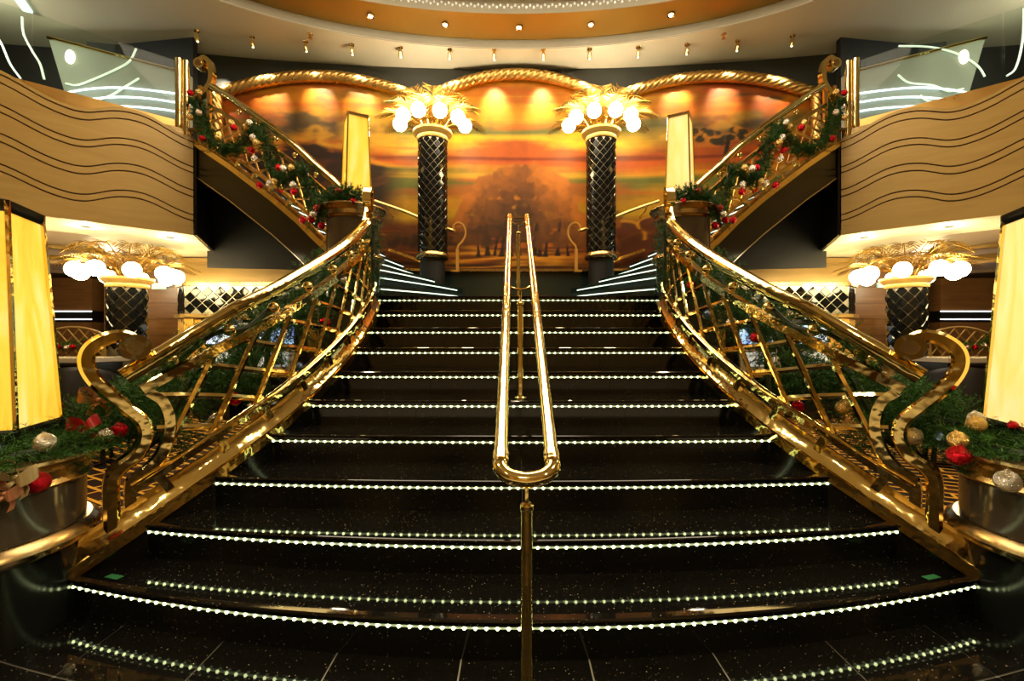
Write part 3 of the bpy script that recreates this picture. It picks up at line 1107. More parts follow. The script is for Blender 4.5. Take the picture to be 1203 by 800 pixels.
    # C-shaped scroll above the end
    pl = [(-4.20, 4.93), (-4.15, 4.955), (-4.085, 4.90), (-4.055, 4.76), (-4.07, 4.63), (-4.145, 4.51), (-4.24, 4.44), (-4.30, 4.39)]
    pts = [Vector((v_[0], 6.17, v_[1])) for v_ in spline(pl, 6)]
    MB().sweep(pts, [(0, -1, 0)] * len(pts), rect(-0.045, 0.045, -0.028, 0.028)).build('end_scroll', BRASS, B, 50)
    c = Vector((-4.205, 6.17, 4.875))
    for r, h, m_ in ((0.072, 0.055, BRASS), (0.04, 0.063, BRASS_B)):
        MB().rings([[c + Vector((r * math.cos(2 * PI * j / 24), -yy, r * math.sin(2 * PI * j / 24))) for j in range(24)] for yy in (-h, h)]).build('volute', m_, B)


def wall_rail():
    sd = LR()
    T = thing('wall_handrail', f'slim brass handrail with a scroll end in front of the mural on the {sd}', 'handrail', (-0.92, 7.0, 2.3))
    y = 7.2
    pts = spline([(-2.25, 7.35, 3.42), (-1.75, 7.32, 3.24), (-1.25, 7.28, 3.02), (-0.96, 7.2, 2.91)], 8)
    MB().tube(pts, 0.026, 10).build('rail', ROPE, T)
    MB().tube([(-2.05, 7.34, 3.33), (-2.05, 7.40, 3.27), (-2.05, 7.73, 3.27)], 0.012, 8).build('wall_bracket', ROPE, T)
    pl = [(-0.95, 2.90), (-0.985, 2.95), (-0.96, 3.01), (-0.90, 3.035), (-0.83, 3.0), (-0.795, 2.92), (-0.80, 2.83), (-0.85, 2.74), (-0.905, 2.68), (-0.92, 2.62)]
    p = [Vector((v_[0], y, v_[1])) for v_ in spline(pl, 6)]
    MB().sweep(p, [(0, -1, 0)] * len(p), rect(-0.028, 0.028, -0.013, 0.013)).build('end_scroll', ROPE, T, 50)
    MB().box((-0.92, y, 2.455), (0.045, 0.05, 0.34)).build('post', ROPE, T)
    MB().box((-0.95, y, 2.285), (0.12, 0.07, 0.02)).build('foot', ROPE, T)
    # sloping brass skirting along the flight
    Q = MB().sweep([(-2.1, 7.62, 2.70), (-1.72, 7.64, 2.57), (-1.30, 7.66, 2.40), (-1.18, 7.67, 2.36)], [(0, -1, 0)] * 4, rect(-0.01, 0.02, -0.022, 0.022)).build('skirting', BRASS)
    tag(Q, f'sloping brass skirting at the foot of the mural on the {sd}', 'skirting')


for S in (1, -1):
    main_balustrade()
    upper_flight()
    wall_rail()
S = 1

# ------------------------------------------------------------------ double handrail up the middle
HR = thing('double_handrail', 'polished brass double handrail on posts up the middle of the stairs', 'handrail', (0, 1.57, 0))
zr = lambda y: 0.775 + 0.531 * (y - 1.55)
HS = 0.088
for s_ in (-1, 1):
    MB().tube([(s_ * HS, y, zr(y)) for y in np.linspace(1.60, 4.80, 12)], 0.0245, 16).build('rail_tube', BRASS, HR)
    MB().tube([(s_ * HS, y, zr(y)) for y in (1.585, 1.625)], 0.029, 16).build('collar', BRASS, HR)
    MB().sphere((s_ * (HS - 0.022), 1.60, zr(1.60) + 0.018), 0.008, 8, 6).build('screw', BRASS_B, HR)
bend = spline([(-HS, 1.60, zr(1.60)), (-HS, 1.565, zr(1.56)), (-HS + 0.03, 1.535, zr(1.535) - 0.006), (0, 1.525, zr(1.525) - 0.010), (HS - 0.03, 1.535, zr(1.535) - 0.006), (HS, 1.565, zr(1.56)), (HS, 1.60, zr(1.60))], 5)
MB().tube(bend, 0.0265, 16).build('end_bend', BRASS, HR)
def hr_post(y, zbase, bracket):
    top = zr(y) - 0.03
    if bracket:
        arc = [(HS * math.cos(a), y, zr(y) - 0.01 - 0.05 * math.sin(a)) for a in np.linspace(0, PI, 16)]
        MB().tube(arc, 0.008, 8).build('bracket', BRASS, HR)
        top = zr(y) - 0.06
    P_ = MB().tube([(0, y, zbase), (0, y, top - 0.09)], 0.0195, 16).build('post', BRASS, HR)
    MB().tube([(0, y, top - 0.10), (0, y, top)], 0.0085, 10).build('rod', BRASS, P_)
    MB().lathe((0, y, top - 0.09), [(0.0, 0.006), (0.018, 0.006), (0.024, 0.0), (0.024, -0.012), (0.0195, -0.018)], 16).build('collar', BRASS, P_)
    MB().lathe((0, y, zbase), [(0.0, 0.010), (0.030, 0.010), (0.042, 0.004), (0.042, 0.0)], 18).build('foot_flange', BRASS, P_)
hr_post(1.555, 0.0, False)
hr_post(3.13, RISE * 5, True)
hr_post(4.72, RISE * 10, True)
arc = [(HS * math.cos(a), 4.79, zr(4.79) + 0.0 - 0.02 * math.sin(a)) for a in np.linspace(0, PI, 10)]
MB().tube(arc, 0.008, 8).build('end_bracket', BRASS, HR)


# ------------------------------------------------------------------ pedestals and obelisk lamps
def pedestal(label, cx, cy, z0, R, zr1, zt, dark):
    T = thing('pedestal', label, 'pedestal', (cx, cy, z0))
    MB().lathe((cx, cy, 0), [(0, z0), (R * 1.01, z0), (R * 1.01, zr1 - 0.03), (0, zr1 - 0.03)], 48).build('base', dark, T)
    MB().lathe((cx, cy, zr1), [(R * .9, -0.04), (R + .02, -0.04), (R + .045, -0.02), (R + .055, 0.0), (R + .045, 0.022), (R + .02, 0.04), (R * .9, 0.04)], 56).build('base_ring', BRASS_B, T)
    MB().lathe((cx, cy, 0), [(0, zr1), (R, zr1), (R, zt - 0.05), (0, zt - 0.05)], 56).build('drum', BRONZE, T)
    MB().lathe((cx, cy, zt), [(R * .8, -0.13), (R + .01, -0.13), (R + .025, -0.115), (R + .012, -0.095), (R + .02, -0.06), (R + .06, -0.03), (R + .075, -0.012), (R + .07, 0.0), (R * .6, 0.004), (0, 0.004)], 56).build('top_ring', BRASS_B, T)


def obelisk(label, cx, cy, z0, a0, a1, h, rot, glass):
    T = thing('obelisk_lamp', label, 'lamp', (cx, cy, z0))
    def corner(a, z, k, grow=1.0):
        an = rot + PI / 4 + k * PI / 2
        return Vector((cx + a * 1.4142 * grow * math.cos(an), cy + a * 1.4142 * grow * math.sin(an), z))
    fr = 0.055 * a0 / 0.18
    MB().rings([[corner(a0 * g_, z, k) for k in range(4)] for g_, z in ((1.06, z0), (1.06, z0 + 0.05), (1.0, z0 + 0.06))]).build('base_frame', BLACK if a0 > .15 else BRASS_B, T)
    zb, zt = z0 + 0.06, z0 + h
    for k in range(4):
        MB().tube([corner(a0, zb, k), corner(a1, zt, k)], 0.011 if a0 > .15 else 0.009, 6).build('corner_bar', BRASS, T)
        A, B, C_, D = corner(a0, zb, k), corner(a0, zb, k + 1), corner(a1, zt, k + 1), corner(a1, zt, k)
        mid = Vector((cx, cy, (zb + zt) / 2))
        ins = lambda p, f: p.lerp(Vector((cx, cy, p.z)), f)
        o4 = [ins(p, 0.03) for p in (A, B, C_, D)]
        i4 = [ins(p, 0.07) for p in (A, B, C_, D)]
        MB().add(o4 + i4, [(0, 1, 2, 3), (7, 6, 5, 4), (0, 4, 5, 1), (1, 5, 6, 2), (2, 6, 7, 3), (3, 7, 4, 0)]).build('glass_pane', glass, T, 0)
    MB().rings([[corner(a1 * g_, z, k) for k in range(4)] for g_, z in ((1.02, zt - 0.045 * a0 / .12 * .7), (1.08, zt - 0.03), (1.08, zt), (0.05, zt + 0.35 * a1))]).build('cap', BLACK if a0 > .15 else BRASS_B, T)


for S in (1, -1):
    sd = LR()
    pedestal(f'round bronze pedestal at the foot of the stairs on the {sd}', -2.42, 1.95, 0, 0.43, 0.36, 0.72, BLACK)
    pedestal(f'round bronze pedestal at the {sd} edge of the landing', -1.73, 4.87, RISE * N, 0.265, RISE * N + 0.41, RISE * N + 0.93, DARKGREEN)
    gl = AMBER if S > 0 else AMBER2
    obelisk(f'large amber glass obelisk lamp on the pedestal at the {sd} foot of the stairs', -2.34, 2.02, 0.78, 0.18, 0.128, 1.02, math.radians(22), gl)
    obelisk(f'slender amber glass obelisk lamp on the {sd} landing pedestal', -1.70, 4.87, RISE * N + 0.935, 0.125, 0.098, 0.97, math.radians(30.6), gl)
S = 1

# ------------------------------------------------------------------ palm columns
def frond_mesh(L, rise, droop, seed):
    r = random.Random(seed)
    mb_ = MB()
    n_ = 14
    rach = []
    for i in range(n_ + 1):
        u = i / n_
        rach.append(Vector((0.05 + L * (u ** 1.15), 0, rise * math.sin(min(1.0, u * 1.25) * PI / 2) - droop * max(0, u - 0.55) ** 2 * 4)))
    mb_.tube(rach, [0.010 * (1 - 0.8 * i / n_) + 0.002 for i in range(n_ + 1)], 5)
    m_ = 22
    for i in range(3, m_):
        u = i / m_
        f_ = u * n_
        k = min(n_ - 1, int(f_))
        p = rach[k].lerp(rach[k + 1], f_ - k)
        tg = (rach[k + 1] - rach[k]).normalized()
        ln = L * 0.30 * math.sin(PI * min(1, 0.12 + 0.86 * u)) ** 0.7 + 0.02
        for sg in (-1, 1):
            d = (tg * 0.75 + Vector((0, sg * 0.8, -0.12 + r.uniform(-.1, .1)))).normalized()
            sdv = d.cross(Vector((0, 0, 1))).normalized() * ln * 0.06
            e = p + d * ln + Vector((0, 0, -0.02))
            m1 = p + d * ln * 0.45
            mb_.add([p, m1 + sdv, e, m1 - sdv, m1 + Vector((0, 0, 0.010))], [(0, 1, 4), (1, 2, 4), (2, 3, 4), (3, 0, 4)])
    return mb_


def diamond_mesh(w_, h_, d_, name):
    mb_ = MB()
    k = 0.86
    o4 = [(w_ / 2, 0, 0), (0, 0, h_ / 2), (-w_ / 2, 0, 0), (0, 0, -h_ / 2)]
    i4 = [(x * k, -d_, z * k) for x, _, z in o4]
    b4 = [(x, 0.004, z) for x, _, z in o4]
    mb_.add(o4 + i4 + b4, [(7, 6, 5, 4), (4, 5, 1, 0), (5, 6, 2, 1), (6, 7, 3, 2), (7, 4, 0, 3), (0, 1, 9, 8), (1, 2, 10, 9), (2, 3, 11, 10), (3, 0, 8, 11)])
    return mb_


FR_A = mesh_only(frond_mesh(0.66, 0.46, 0.20, 1), 'frond_high', FROND, 25)
FR_B = mesh_only(frond_mesh(0.76, 0.30, 0.17, 2), 'frond_low', FROND, 25)
GLOBE_ME = mesh_only(MB().sphere((0, 0, 0), 0.105, 20, 12), 'globe', GLOBE)


def palm_column(label, cx, cy, zf, z0, z1, R, nd, hd, rg, dz, tiles_as_parts, zsc=1.0):
    T = thing('palm_column', label, 'column', (cx, cy, zf))
    MB().lathe((cx, cy, 0), [(0, zf if tiles_as_parts else z0 - .08), (R + .001, zf if tiles_as_parts else z0 - .08), (R + .001, z1), (0, z1)], 40).build('shaft', TILEGROUT, T)
    wd = 2 * R * math.tan(PI / nd) * 0.97
    if tiles_as_parts:
        dm = mesh_only(diamond_mesh(wd * .96, hd * 0.94, 0.012, 'tile'), 'tile', TILE, 0)
    sup = MB()
    rows = int(round((z1 - z0) / hd * 2))
    for r_ in range(rows + 1):
        z = z1 - r_ * hd / 2
        for k in range(nd):
            a = 2 * PI * (k + (0.5 if r_ % 2 else 0)) / nd
            if math.cos(a) < -0.45 and tiles_as_parts:
                continue   # the far side of the shaft is not clad where it cannot be reached
            top = (r_ == 0)
            if tiles_as_parts:
                if top:
                    continue
                x_, y_ = cx + R * math.sin(a), cy - R * math.cos(a)
                place('tile', dm, T, (x_ * S, y_, z), (rng.uniform(-.02, .02), 0, a * S + rng.uniform(-.02, .02)))
            else:
                if top:
                    continue
                rot = Matrix.Rotation(a, 3, 'Z')
                d_ = diamond_mesh(wd * .96, hd * 0.94, 0.011, 'tile')
                sup.add([rot @ Vector(v_) + Vector((cx + R * math.sin(a), cy - R * math.cos(a), z)) for v_ in d_.v], d_.f)
    if not tiles_as_parts:
        stuff(sup.build('tile_cladding', TILE, T, 0))
        MB().lathe((cx, cy, z0), [(R * .9, -0.10), (R + .03, -0.09), (R + .045, -0.065), (R + .045, -0.04), (R + .02, 0.0), (R * .9, 0.0)], 40).build('base_ring', BRASS_B, T)
        MB().lathe((cx, cy, 0), [(0, zf), (R * .9, zf), (R * .9, z0 - 0.09), (0, z0 - 0.09)], 40).build('plinth', BLACKM, T)
    MB().lathe((cx, cy, z1), [(R * .9, -0.03), (R + .02, -0.03), (R + .03, 0.0), (R + .025, 0.025), (R + .05, 0.05), (R + .085, 0.085), (R + .09, 0.115), (R * .7, 0.13), (0, 0.13)], 44).build('capital', CORN, T)
    zc = z1 + 0.13
    if tiles_as_parts:
        angs = [2 * PI * (k + 0.11) / 9 - PI / 2 for k in range(9)]
    else:
        angs = [math.radians(d_) - PI / 2 for d_ in (-86, -50, -14, 22, 58, 92)]
    for a in angs:
        x_, y_ = cx + rg * math.cos(a), cy + rg * math.sin(a)
        zz = zc + dz
        stem = spline([(cx + 0.14 * math.cos(a), cy + 0.14 * math.sin(a), zc), (cx + 0.3 * math.cos(a), cy + 0.3 * math.sin(a), zz + 0.14 * zsc), (cx + (rg - .03) * math.cos(a), cy + (rg - .03) * math.sin(a), zz + 0.12)], 5)
        MB().tube(stem, 0.009, 6).build('lamp_arm', BRASS, T)
        place('globe', GLOBE_ME, T, (x_ * S, y_, zz))
    for k in range(21):
        a = 2 * PI * (k + 0.3) / 21
        lowf = k % 2
        ang = a if S > 0 else PI - a
        place('palm_frond', FR_B if lowf else FR_A, T, (cx * S, cy, zc), (0, 0, ang), (1.08 if lowf else 1.0, 1.0, (0.85 if lowf else 1.0) * zsc))


for S in (1, -1):
    sd = LR()
    palm_column(f'black tiled column with gilded palm fronds and globes, {sd} one before the mural', -1.31, 7.22, RISE * N, 2.56, 4.33, 0.215, 12, 0.132, 0.50, 0.10, False)
    lamp('palm_uplight', 'SPOT', (-1.31 * S, 7.10, 4.62), 75, CREAM, 0.05, (-1.31 * S, 6.6, 5.8), 165, 0.6)  # added spot, brightens the ceiling beyond what the globes give
    palm_column(f'black tiled column with gilded palm fronds and globes under the {sd} balcony', -5.54, 6.60, 0.004, 1.18, 1.98, 0.225, 10, 0.165, 0.56, 0.045, True, 0.95)
S = 1

# ------------------------------------------------------------------ balconies
WY = [4.2, 4.5, 4.8, 5.02, 5.13, 5.24, 5.36, 5.46, 5.54, 5.61, 5.68, 5.74, 5.81, 5.88, 5.95, 6.03, 6.11, 6.2]
WV = [.02, .10, .15, .115, .045, -.035, -.085, -.098, -.06, .002, .035, .05, .055, .04, .0, -.055, -.105, -.135]
fx = lambda y: -4.33 - 1.09 * (6.2 - y) if y > 4.2 else -6.51 - 0.5 * (1 - math.exp((y - 4.2) * 2.18))
FNRM = Vector((1, -1.09, 0)).normalized()
BNDS = [4.045, 3.99, 3.90, 3.66, 3.58, 3.35, 3.26, 3.02, 2.94, 2.62]


def balcony():
    sd = LR()
    yy = np.concatenate([np.linspace(-6.0, 4.2, 70)[:-1], np.linspace(4.2, 6.2, 70)])
    wv = np.where(yy < 4.2, 0.02 - 0.12 * np.sin((4.2 - yy) * 2.6), np.interp(yy, WY, WV))
    wv = np.convolve(np.pad(wv, 2, mode='edge'), np.ones(5) / 5, 'valid')
    T = thing('balcony', f'{sd} balcony with a wavy grooved maple front and a glass guard', 'balcony', (-4.33, 6.2, 2.62))
    for k in range(9):
        zt, zl = BNDS[k], BNDS[k + 1]
        rs = []
        for y, w_ in zip(yy, wv):
            a = Vector((fx(y), y, 0)); b_ = a - FNRM * 0.04
            h1 = zt + w_ - 0.009
            h0 = zl + (w_ if k < 8 else 0) + (0.009 if k < 8 else 0)
            rs.append([(a.x, a.y, h0), (b_.x, b_.y, h0), (b_.x, b_.y, h1), (a.x, a.y, h1)])
        MB().rings(rs).build('wave_board', WOOD, T)
    rs = []
    for y, w_ in zip(yy, wv):
        a = Vector((fx(y), y, 0)) - FNRM * 0.018; b_ = a - FNRM * 0.10
        rs.append([(a.x, a.y, 2.64), (b_.x, b_.y, 2.64), (b_.x, b_.y, 4.02 + w_), (a.x, a.y, 4.02 + w_)])
    MB().rings(rs).build('backing_board', WOODEDGE, T)
    # brass shoe of the glass, seen where the wave dips
    a0 = Vector((fx(4.2), 4.2, 0)) - FNRM * 0.12
    a1 = Vector((fx(6.17), 6.17, 0)) - FNRM * 0.12
    def slab(d0, d1, z0, z1):
        p = [a0 + FNRM * d0, a1 + FNRM * d0, a1 + FNRM * d1, a0 + FNRM * d1]
        return MB().prism([(v_.x, v_.y) for v_ in p], z0, z1)
    slab(-0.03, 0.04, 3.86, 4.13).build('glass_shoe', ROPE, T)
    n_ = 2
    L = a1 - a0
    for k in range(n_):
        p0, p1 = a0 + L * (k / n_ + 0.003), a0 + L * ((k + 1) / n_ - 0.003)
        q = [p0 + FNRM * -0.006, p1 + FNRM * -0.006, p1 + FNRM * 0.006, p0 + FNRM * 0.006]
        MB().prism([(v_.x, v_.y) for v_ in q], 4.0, 4.93).build('glass_pane', GLASS, T)
    MB().tube([(fx(6.15) - 0.11, 6.16, 3.86), (fx(6.15) - 0.11, 6.16, 4.95)], 0.042, 16).build('end_post', BRASS, T)
    MB().tube([(fx(6.15) - 0.025, 6.18, 3.80), (fx(6.15) - 0.025, 6.18, 4.93)], 0.038, 16).build('end_post', BRASS, T)
    for z in (4.02, 4.40):
        MB().box((fx(6.15) + 0.09, 6.18, z), (0.22, 0.03, 0.035)).build('cross_bar', BRASS_B, T)
    MB().prism([(fx(6.2) - 0.06, 6.17), (fx(6.2) - 0.02, 6.22), (fx(6.2) - 0.22, 6.24), (fx(5.9) - .07, 5.90)], 3.76, 4.02).build('corner_block', BRASS_B, T)
    # the floor of the upper deck and the soffits below
    i0 = Vector((fx(4.2), 4.2, 0)) - FNRM * 0.14
    i1 = Vector((fx(6.2), 6.2, 0)) - FNRM * 0.06
    struct(MB().prism([(i1.x, i1.y), (-5.12, 7.97), (-5.12, 12.9), (-12.8, 12.9), (-12.8, 3.6), (-9.0, 3.6), (i0.x, i0.y)], 2.80, 3.86).build('floor', BLACK))
    struct(MB().prism([(-4.335, 6.2), (-5.12, 7.97), (-6.4, 7.97), (-5.75, 6.2), (-7.9, 4.24), (fx(4.2), 4.2)], 2.622, 2.70).build('ceiling', CREAMP))
    struct(MB().prism([(-5.12, 7.98), (-5.12, 12.9), (-12.8, 12.9), (-12.8, 3.6), (-8.6, 3.6), (-7.9, 4.24), (-5.75, 6.2), (-6.4, 7.97)], 2.68, 2.78).build('ceiling', mat('taupe_ceiling', (0.42, 0.30, 0.18), 0, 0.35) if S > 0 else bpy.data.materials['taupe_ceiling']))
    # end wall of the balcony, below and beside the flight
    struct(MB().prism([(-4.325, 6.215), (-4.30, 6.22), (-5.08, 7.98), (-5.11, 7.97)], 2.622, 3.86).build(f'wall_{sd}', BLACK))
    # round coffers in the low ceiling
    for k, (x, y, r) in enumerate(((-7.6, 7.6, 0.7), (-9.3, 8.9, 0.9), (-8.2, 10.6, 0.9))):
        c_ = MB().lathe((x, y, 2.675), [(r, 0.0), (r, -0.05), (r - .10, -0.06), (r - .16, -0.02), (r - .2, 0.0)], 40)
        struct(c_.build('trim_5', CORN))
    # downlights in the soffit
    for k, (x, y) in enumerate(((-4.75, 6.35), (-5.35, 5.75), (-5.95, 5.20), (-6.6, 4.6))):
        d = tag(MB().lathe((x, y, 2.62), [(0, -0.002), (0.03, -0.004), (0.045, -0.008), (0.05, 0.0)], 14).build('soffit_downlight', BLACKM, loc=(x, y, 2.62)),
                f'small dark downlight in the soffit of the {sd} balcony, {order[k]} from the stair end', 'downlight', f'downlights under the {sd} balcony')
        lamp('soffit_lamp', 'POINT', (x * S, y, 2.50), 5.0, WARM, 0.04)
    # upper deck: pale wall panel with three light tubes behind the glass
    P_ = thing('light_wall', f'pale green upper deck wall panel with three curved light tubes, {sd} side', 'wall panel', (-5.9, 6.9, 3.86))
    poly = [(-6.967, 5.704), (-4.878, 5.16), (-4.878, 3.87), (-6.45, 3.87), (-6.714, 4.856)]
    mb = MB()
    v0 = [(x, 6.90, z) for x, z in poly]; v1 = [(x, 6.98, z) for x, z in poly]
    k = len(poly)
    mb.add(v0 + v1, [tuple(range(k)), tuple(range(2 * k - 1, k - 1, -1))] + [(i, k + i, k + (i + 1) % k, (i + 1) % k) for i in range(k)])
    mb.build('panel', PANELG, P_)
    MB().tube([(-6.967, 6.89, 5.715), (-4.878, 6.89, 5.17)], 0.025, 8).build('top_trim', BRASS, P_)
    for tb in (((-6.678, 4.88), (-6.377, 4.93), (-6.0, 4.956), (-5.56, 4.93), (-4.85, 4.842)), ((-6.528, 4.754), (-6.251, 4.792), (-5.874, 4.817), (-5.434, 4.792), (-4.85, 4.704)),
               ((-6.30, 4.67), (-5.937, 4.682), (-5.623, 4.668), (-5.245, 4.632), (-4.85, 4.566))):
        MB().tube([(v_[0], 6.87, v_[1]) for v_ in spline(tb, 6)], 0.013, 8).build('light_tube', TUBEW, P_)
    MB().rings([[(-6.632 + .075 * math.cos(2 * PI * j / 24) * 0.85, y, 5.42 + .10 * math.sin(2 * PI * j / 24)) for j in range(24)] for y in (6.87, 6.90)]).build('round_light', emis('round_light', (1, 0.9, 0.66), 2.5) if S > 0 else bpy.data.materials['round_light'], P_)  # glowing disc stands in for a downlight's reflection on the panel
    struct(MB().prism([(-7.0, 7.3), (-9.5, 7.0), (-9.5, 7.2), (-7.0, 7.5)], 3.86, 5.80).build(f'wall_{sd}', BLACKM))
    struct(MB().prism([(-4.9, 7.02), (-9.2, 7.6), (-9.2, 7.7), (-4.9, 7.12)], 3.86, 5.80).build(f'wall_{sd}', BLACKM))
    A = thing('arch_panel', f'grey arched wall panel in the dark corner of the {sd} upper deck', 'wall panel', (-7.6, 7.0, 3.86))
    arcp = [(-7.0 - 1.0 + 0.9 * math.cos(a), 3.87 + 1.25 * math.sin(a)) for a in np.linspace(0, PI, 20)]
    m_ = MB(); kk = len(arcp)
    m_.add([(x, 6.93, z) for x, z in arcp] + [(x, 6.99, z) for x, z in arcp], [tuple(range(kk))[::-1], tuple(range(kk, 2 * kk))] + [(i, (i + 1) % kk, kk + (i + 1) % kk, kk + i) for i in range(kk)])
    m_.build('panel', mat('grey_panel', (0.10, 0.10, 0.09), 0, 0.4) if S > 0 else bpy.data.materials['grey_panel'], A)
    BN = thing('tub_chair', f'dark brown round-backed tub chair behind the glass on the {sd} upper deck', 'chair', (-6.15, 6.3, 3.86))
    MB().lathe((-6.15, 6.3, 3.86), [(0, 0.36), (0.16, 0.38), (0.18, 0.32), (0.16, 0.06), (0, 0.06)], 24).build('seat', LEATHER, BN)
    MB().lathe((-6.15, 6.3, 3.86), [(0.16, 0.2), (0.22, 0.2), (0.23, 0.62), (0.20, 0.66), (0.17, 0.63), (0.17, 0.2)], 20, -0.9 * PI, 0.1 * PI).build('backrest', mat('brown_velvet', (0.035, 0.02, 0.012), 0, 0.7) if S > 0 else bpy.data.materials['brown_velvet'], BN)
    lamp('upper_deck_lamp', 'POINT', (-7.0 * S, 5.6, 5.5), 45, (0.95, 1.0, 0.80), 0.15)


for S in (1, -1):
    balcony()
S = 1
REFL = {1: [[(-6.617, 6.2, 5.533), (-6.595, 6.2, 5.305), (-6.481, 6.2, 5.078), (-6.379, 6.2, 4.907), (-6.322, 6.2, 4.702)],
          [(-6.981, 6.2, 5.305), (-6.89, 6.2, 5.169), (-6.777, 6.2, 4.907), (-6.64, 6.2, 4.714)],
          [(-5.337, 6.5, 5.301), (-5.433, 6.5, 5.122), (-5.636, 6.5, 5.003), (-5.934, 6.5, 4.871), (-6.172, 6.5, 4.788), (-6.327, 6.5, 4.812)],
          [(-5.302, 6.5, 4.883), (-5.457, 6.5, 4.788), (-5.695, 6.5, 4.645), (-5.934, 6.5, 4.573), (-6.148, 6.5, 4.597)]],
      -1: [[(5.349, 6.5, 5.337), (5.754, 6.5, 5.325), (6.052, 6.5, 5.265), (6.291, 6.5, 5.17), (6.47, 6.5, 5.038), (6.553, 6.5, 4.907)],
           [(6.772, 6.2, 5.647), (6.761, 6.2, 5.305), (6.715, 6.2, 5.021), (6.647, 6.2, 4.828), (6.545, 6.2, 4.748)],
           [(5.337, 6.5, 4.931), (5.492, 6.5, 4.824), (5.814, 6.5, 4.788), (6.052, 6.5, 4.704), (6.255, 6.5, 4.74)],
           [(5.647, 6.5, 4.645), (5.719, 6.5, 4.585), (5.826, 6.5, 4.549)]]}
REFL_LB = {1: ['long wavy pale neon tube hanging in the dark left corner of the upper deck', 'wavy pale neon tube at the far left edge of the upper deck', 'upper curl of pale neon tube crossing the left wall panel', 'lower curl of pale neon tube crossing the left wall panel'],
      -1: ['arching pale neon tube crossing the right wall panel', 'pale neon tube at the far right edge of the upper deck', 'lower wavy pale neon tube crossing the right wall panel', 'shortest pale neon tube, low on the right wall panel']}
for sd_, ls_ in REFL.items():  # glowing tubes stand in for neon reflected in the balcony glass
    for pl, lb in zip(ls_, REFL_LB[sd_]):
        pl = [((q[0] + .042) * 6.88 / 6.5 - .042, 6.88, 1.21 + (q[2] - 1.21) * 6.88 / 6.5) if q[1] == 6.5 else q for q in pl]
        o = tag(MB().tube(spline(pl, 6), 0.013, 8).build('neon_tube', GLASSREFL, loc=pl[0]), lb, 'neon tube')
fixture = tag(MB().box((-6.72, 6.3, 5.785), (0.10, 0.34, 0.03), 0.5).build('ceiling_light', emis('teal_white_light', (0.6, 1.0, 0.85), 1.3), loc=(-6.72, 6.3, 5.785)), 'bluish white light panel in the ceiling over the left balcony', 'ceiling light')

# ------------------------------------------------------------------ lower deck beyond the balustrades
order_c = 0


def carpet():
    pts = [MAIN.P(s_, 0, 0.12) for s_ in np.linspace(0.15, 2.9, 24)]
    poly = [(p.x, p.y) for p in pts] + [(-2.28, 7.72), (-2.3, 12.9), (-12.8, 12.9), (-12.8, 2.62), (-3.55, 2.62), (-2.1, 2.62)]
    c = tag(MB().prism(poly, -0.02, 0.004).build('carpet', CARPET, loc=(-4, 6, 0)), f'dark carpet with gold brick-like lines beside the stairs on the {LR()}', 'carpet')
    return c


def kiosk():
    sd = LR()
    K = thing('casino_kiosk', f'golden wood kiosk with cornice and black tiled frieze under the {sd} flight', 'kiosk', (-4.0, 7.9, 0))
    def block(off, z0, z1, name, m_, x1=-2.32):
        return MB().prism([(x1, 7.9 - off), (-5.65 - off * .4, 7.9 - off), (-5.95 - off, 8.15), (-5.95 - off, 9.2), (x1, 9.2)], z0, z1).build(name, m_, K)
    block(0.10, 2.52, 2.60, 'cornice_fillet', CORN)
    block(0.055, 2.495, 2.52, 'cornice_bead', CORN)
    block(0.0, 2.36, 2.495, 'cornice_frieze', CORN)
    block(0.05, 2.30, 2.36, 'cornice_bead', CORN)
    block(0.075, 2.20, 2.30, 'cornice_fascia', CORN)
    block(0.05, 2.14, 2.20, 'cornice_bead', BRASS_B)
    block(0.0, 1.66, 2.14, 'frieze_core', TILEGROUT)
    block(0.07, 1.60, 1.66, 'ledge', CORN)
    block(0.0, 0.0, 1.60, 'cabinet', WOOD2)
    for x in (-5.56, -4.5, -3.4):
        MB().box((x, 7.885, 0.8), (0.16, 0.04, 1.56)).build('pilaster', WOOD2, K)
    w_, h_ = 0.205, 0.192
    dm = mesh_only(diamond_mesh(w_ * .96, h_ * .96, 0.012, 'tile'), 'tile', TILE, 0)
    nx = 15
    for r_ in range(5):
        for k in range(nx):
            x = -5.56 + k * w_ + (w_ / 2 if r_ % 2 else 0)
            if x > -2.5 or (x > -3.4 and r_ == 0):
                continue
            z = 1.66 + 0.048 + h_ / 2 * (r_ + 0.5)
            if z + h_ / 2 > 2.15 or z - h_ / 2 < 1.65:
                continue
            place('tile', dm, K, (x * S, 7.899, z), (rng.uniform(-.05, .05), 0, rng.uniform(-.05, .05)))
    dm2 = mesh_only(diamond_mesh(0.085, h_ * .96, 0.012, 'tile'), 'tile', TILE, 0)
    an = math.atan2(0.25, -0.30)
    for r_ in range(5):
        for k in range(4):
            u = (k + (0.5 if r_ % 2 else 0)) / 4 + .12
            z = 1.66 + 0.048 + h_ / 2 * (r_ + 0.5)
            if u > 0.95 or z + h_ / 2 > 2.15 or z - h_ / 2 < 1.65:
                continue
            place('tile', dm2, K, ((-5.65 - 0.30 * u) * S, 7.9 + 0.25 * u, z), (0, 0, -0.69 * S))
    return K


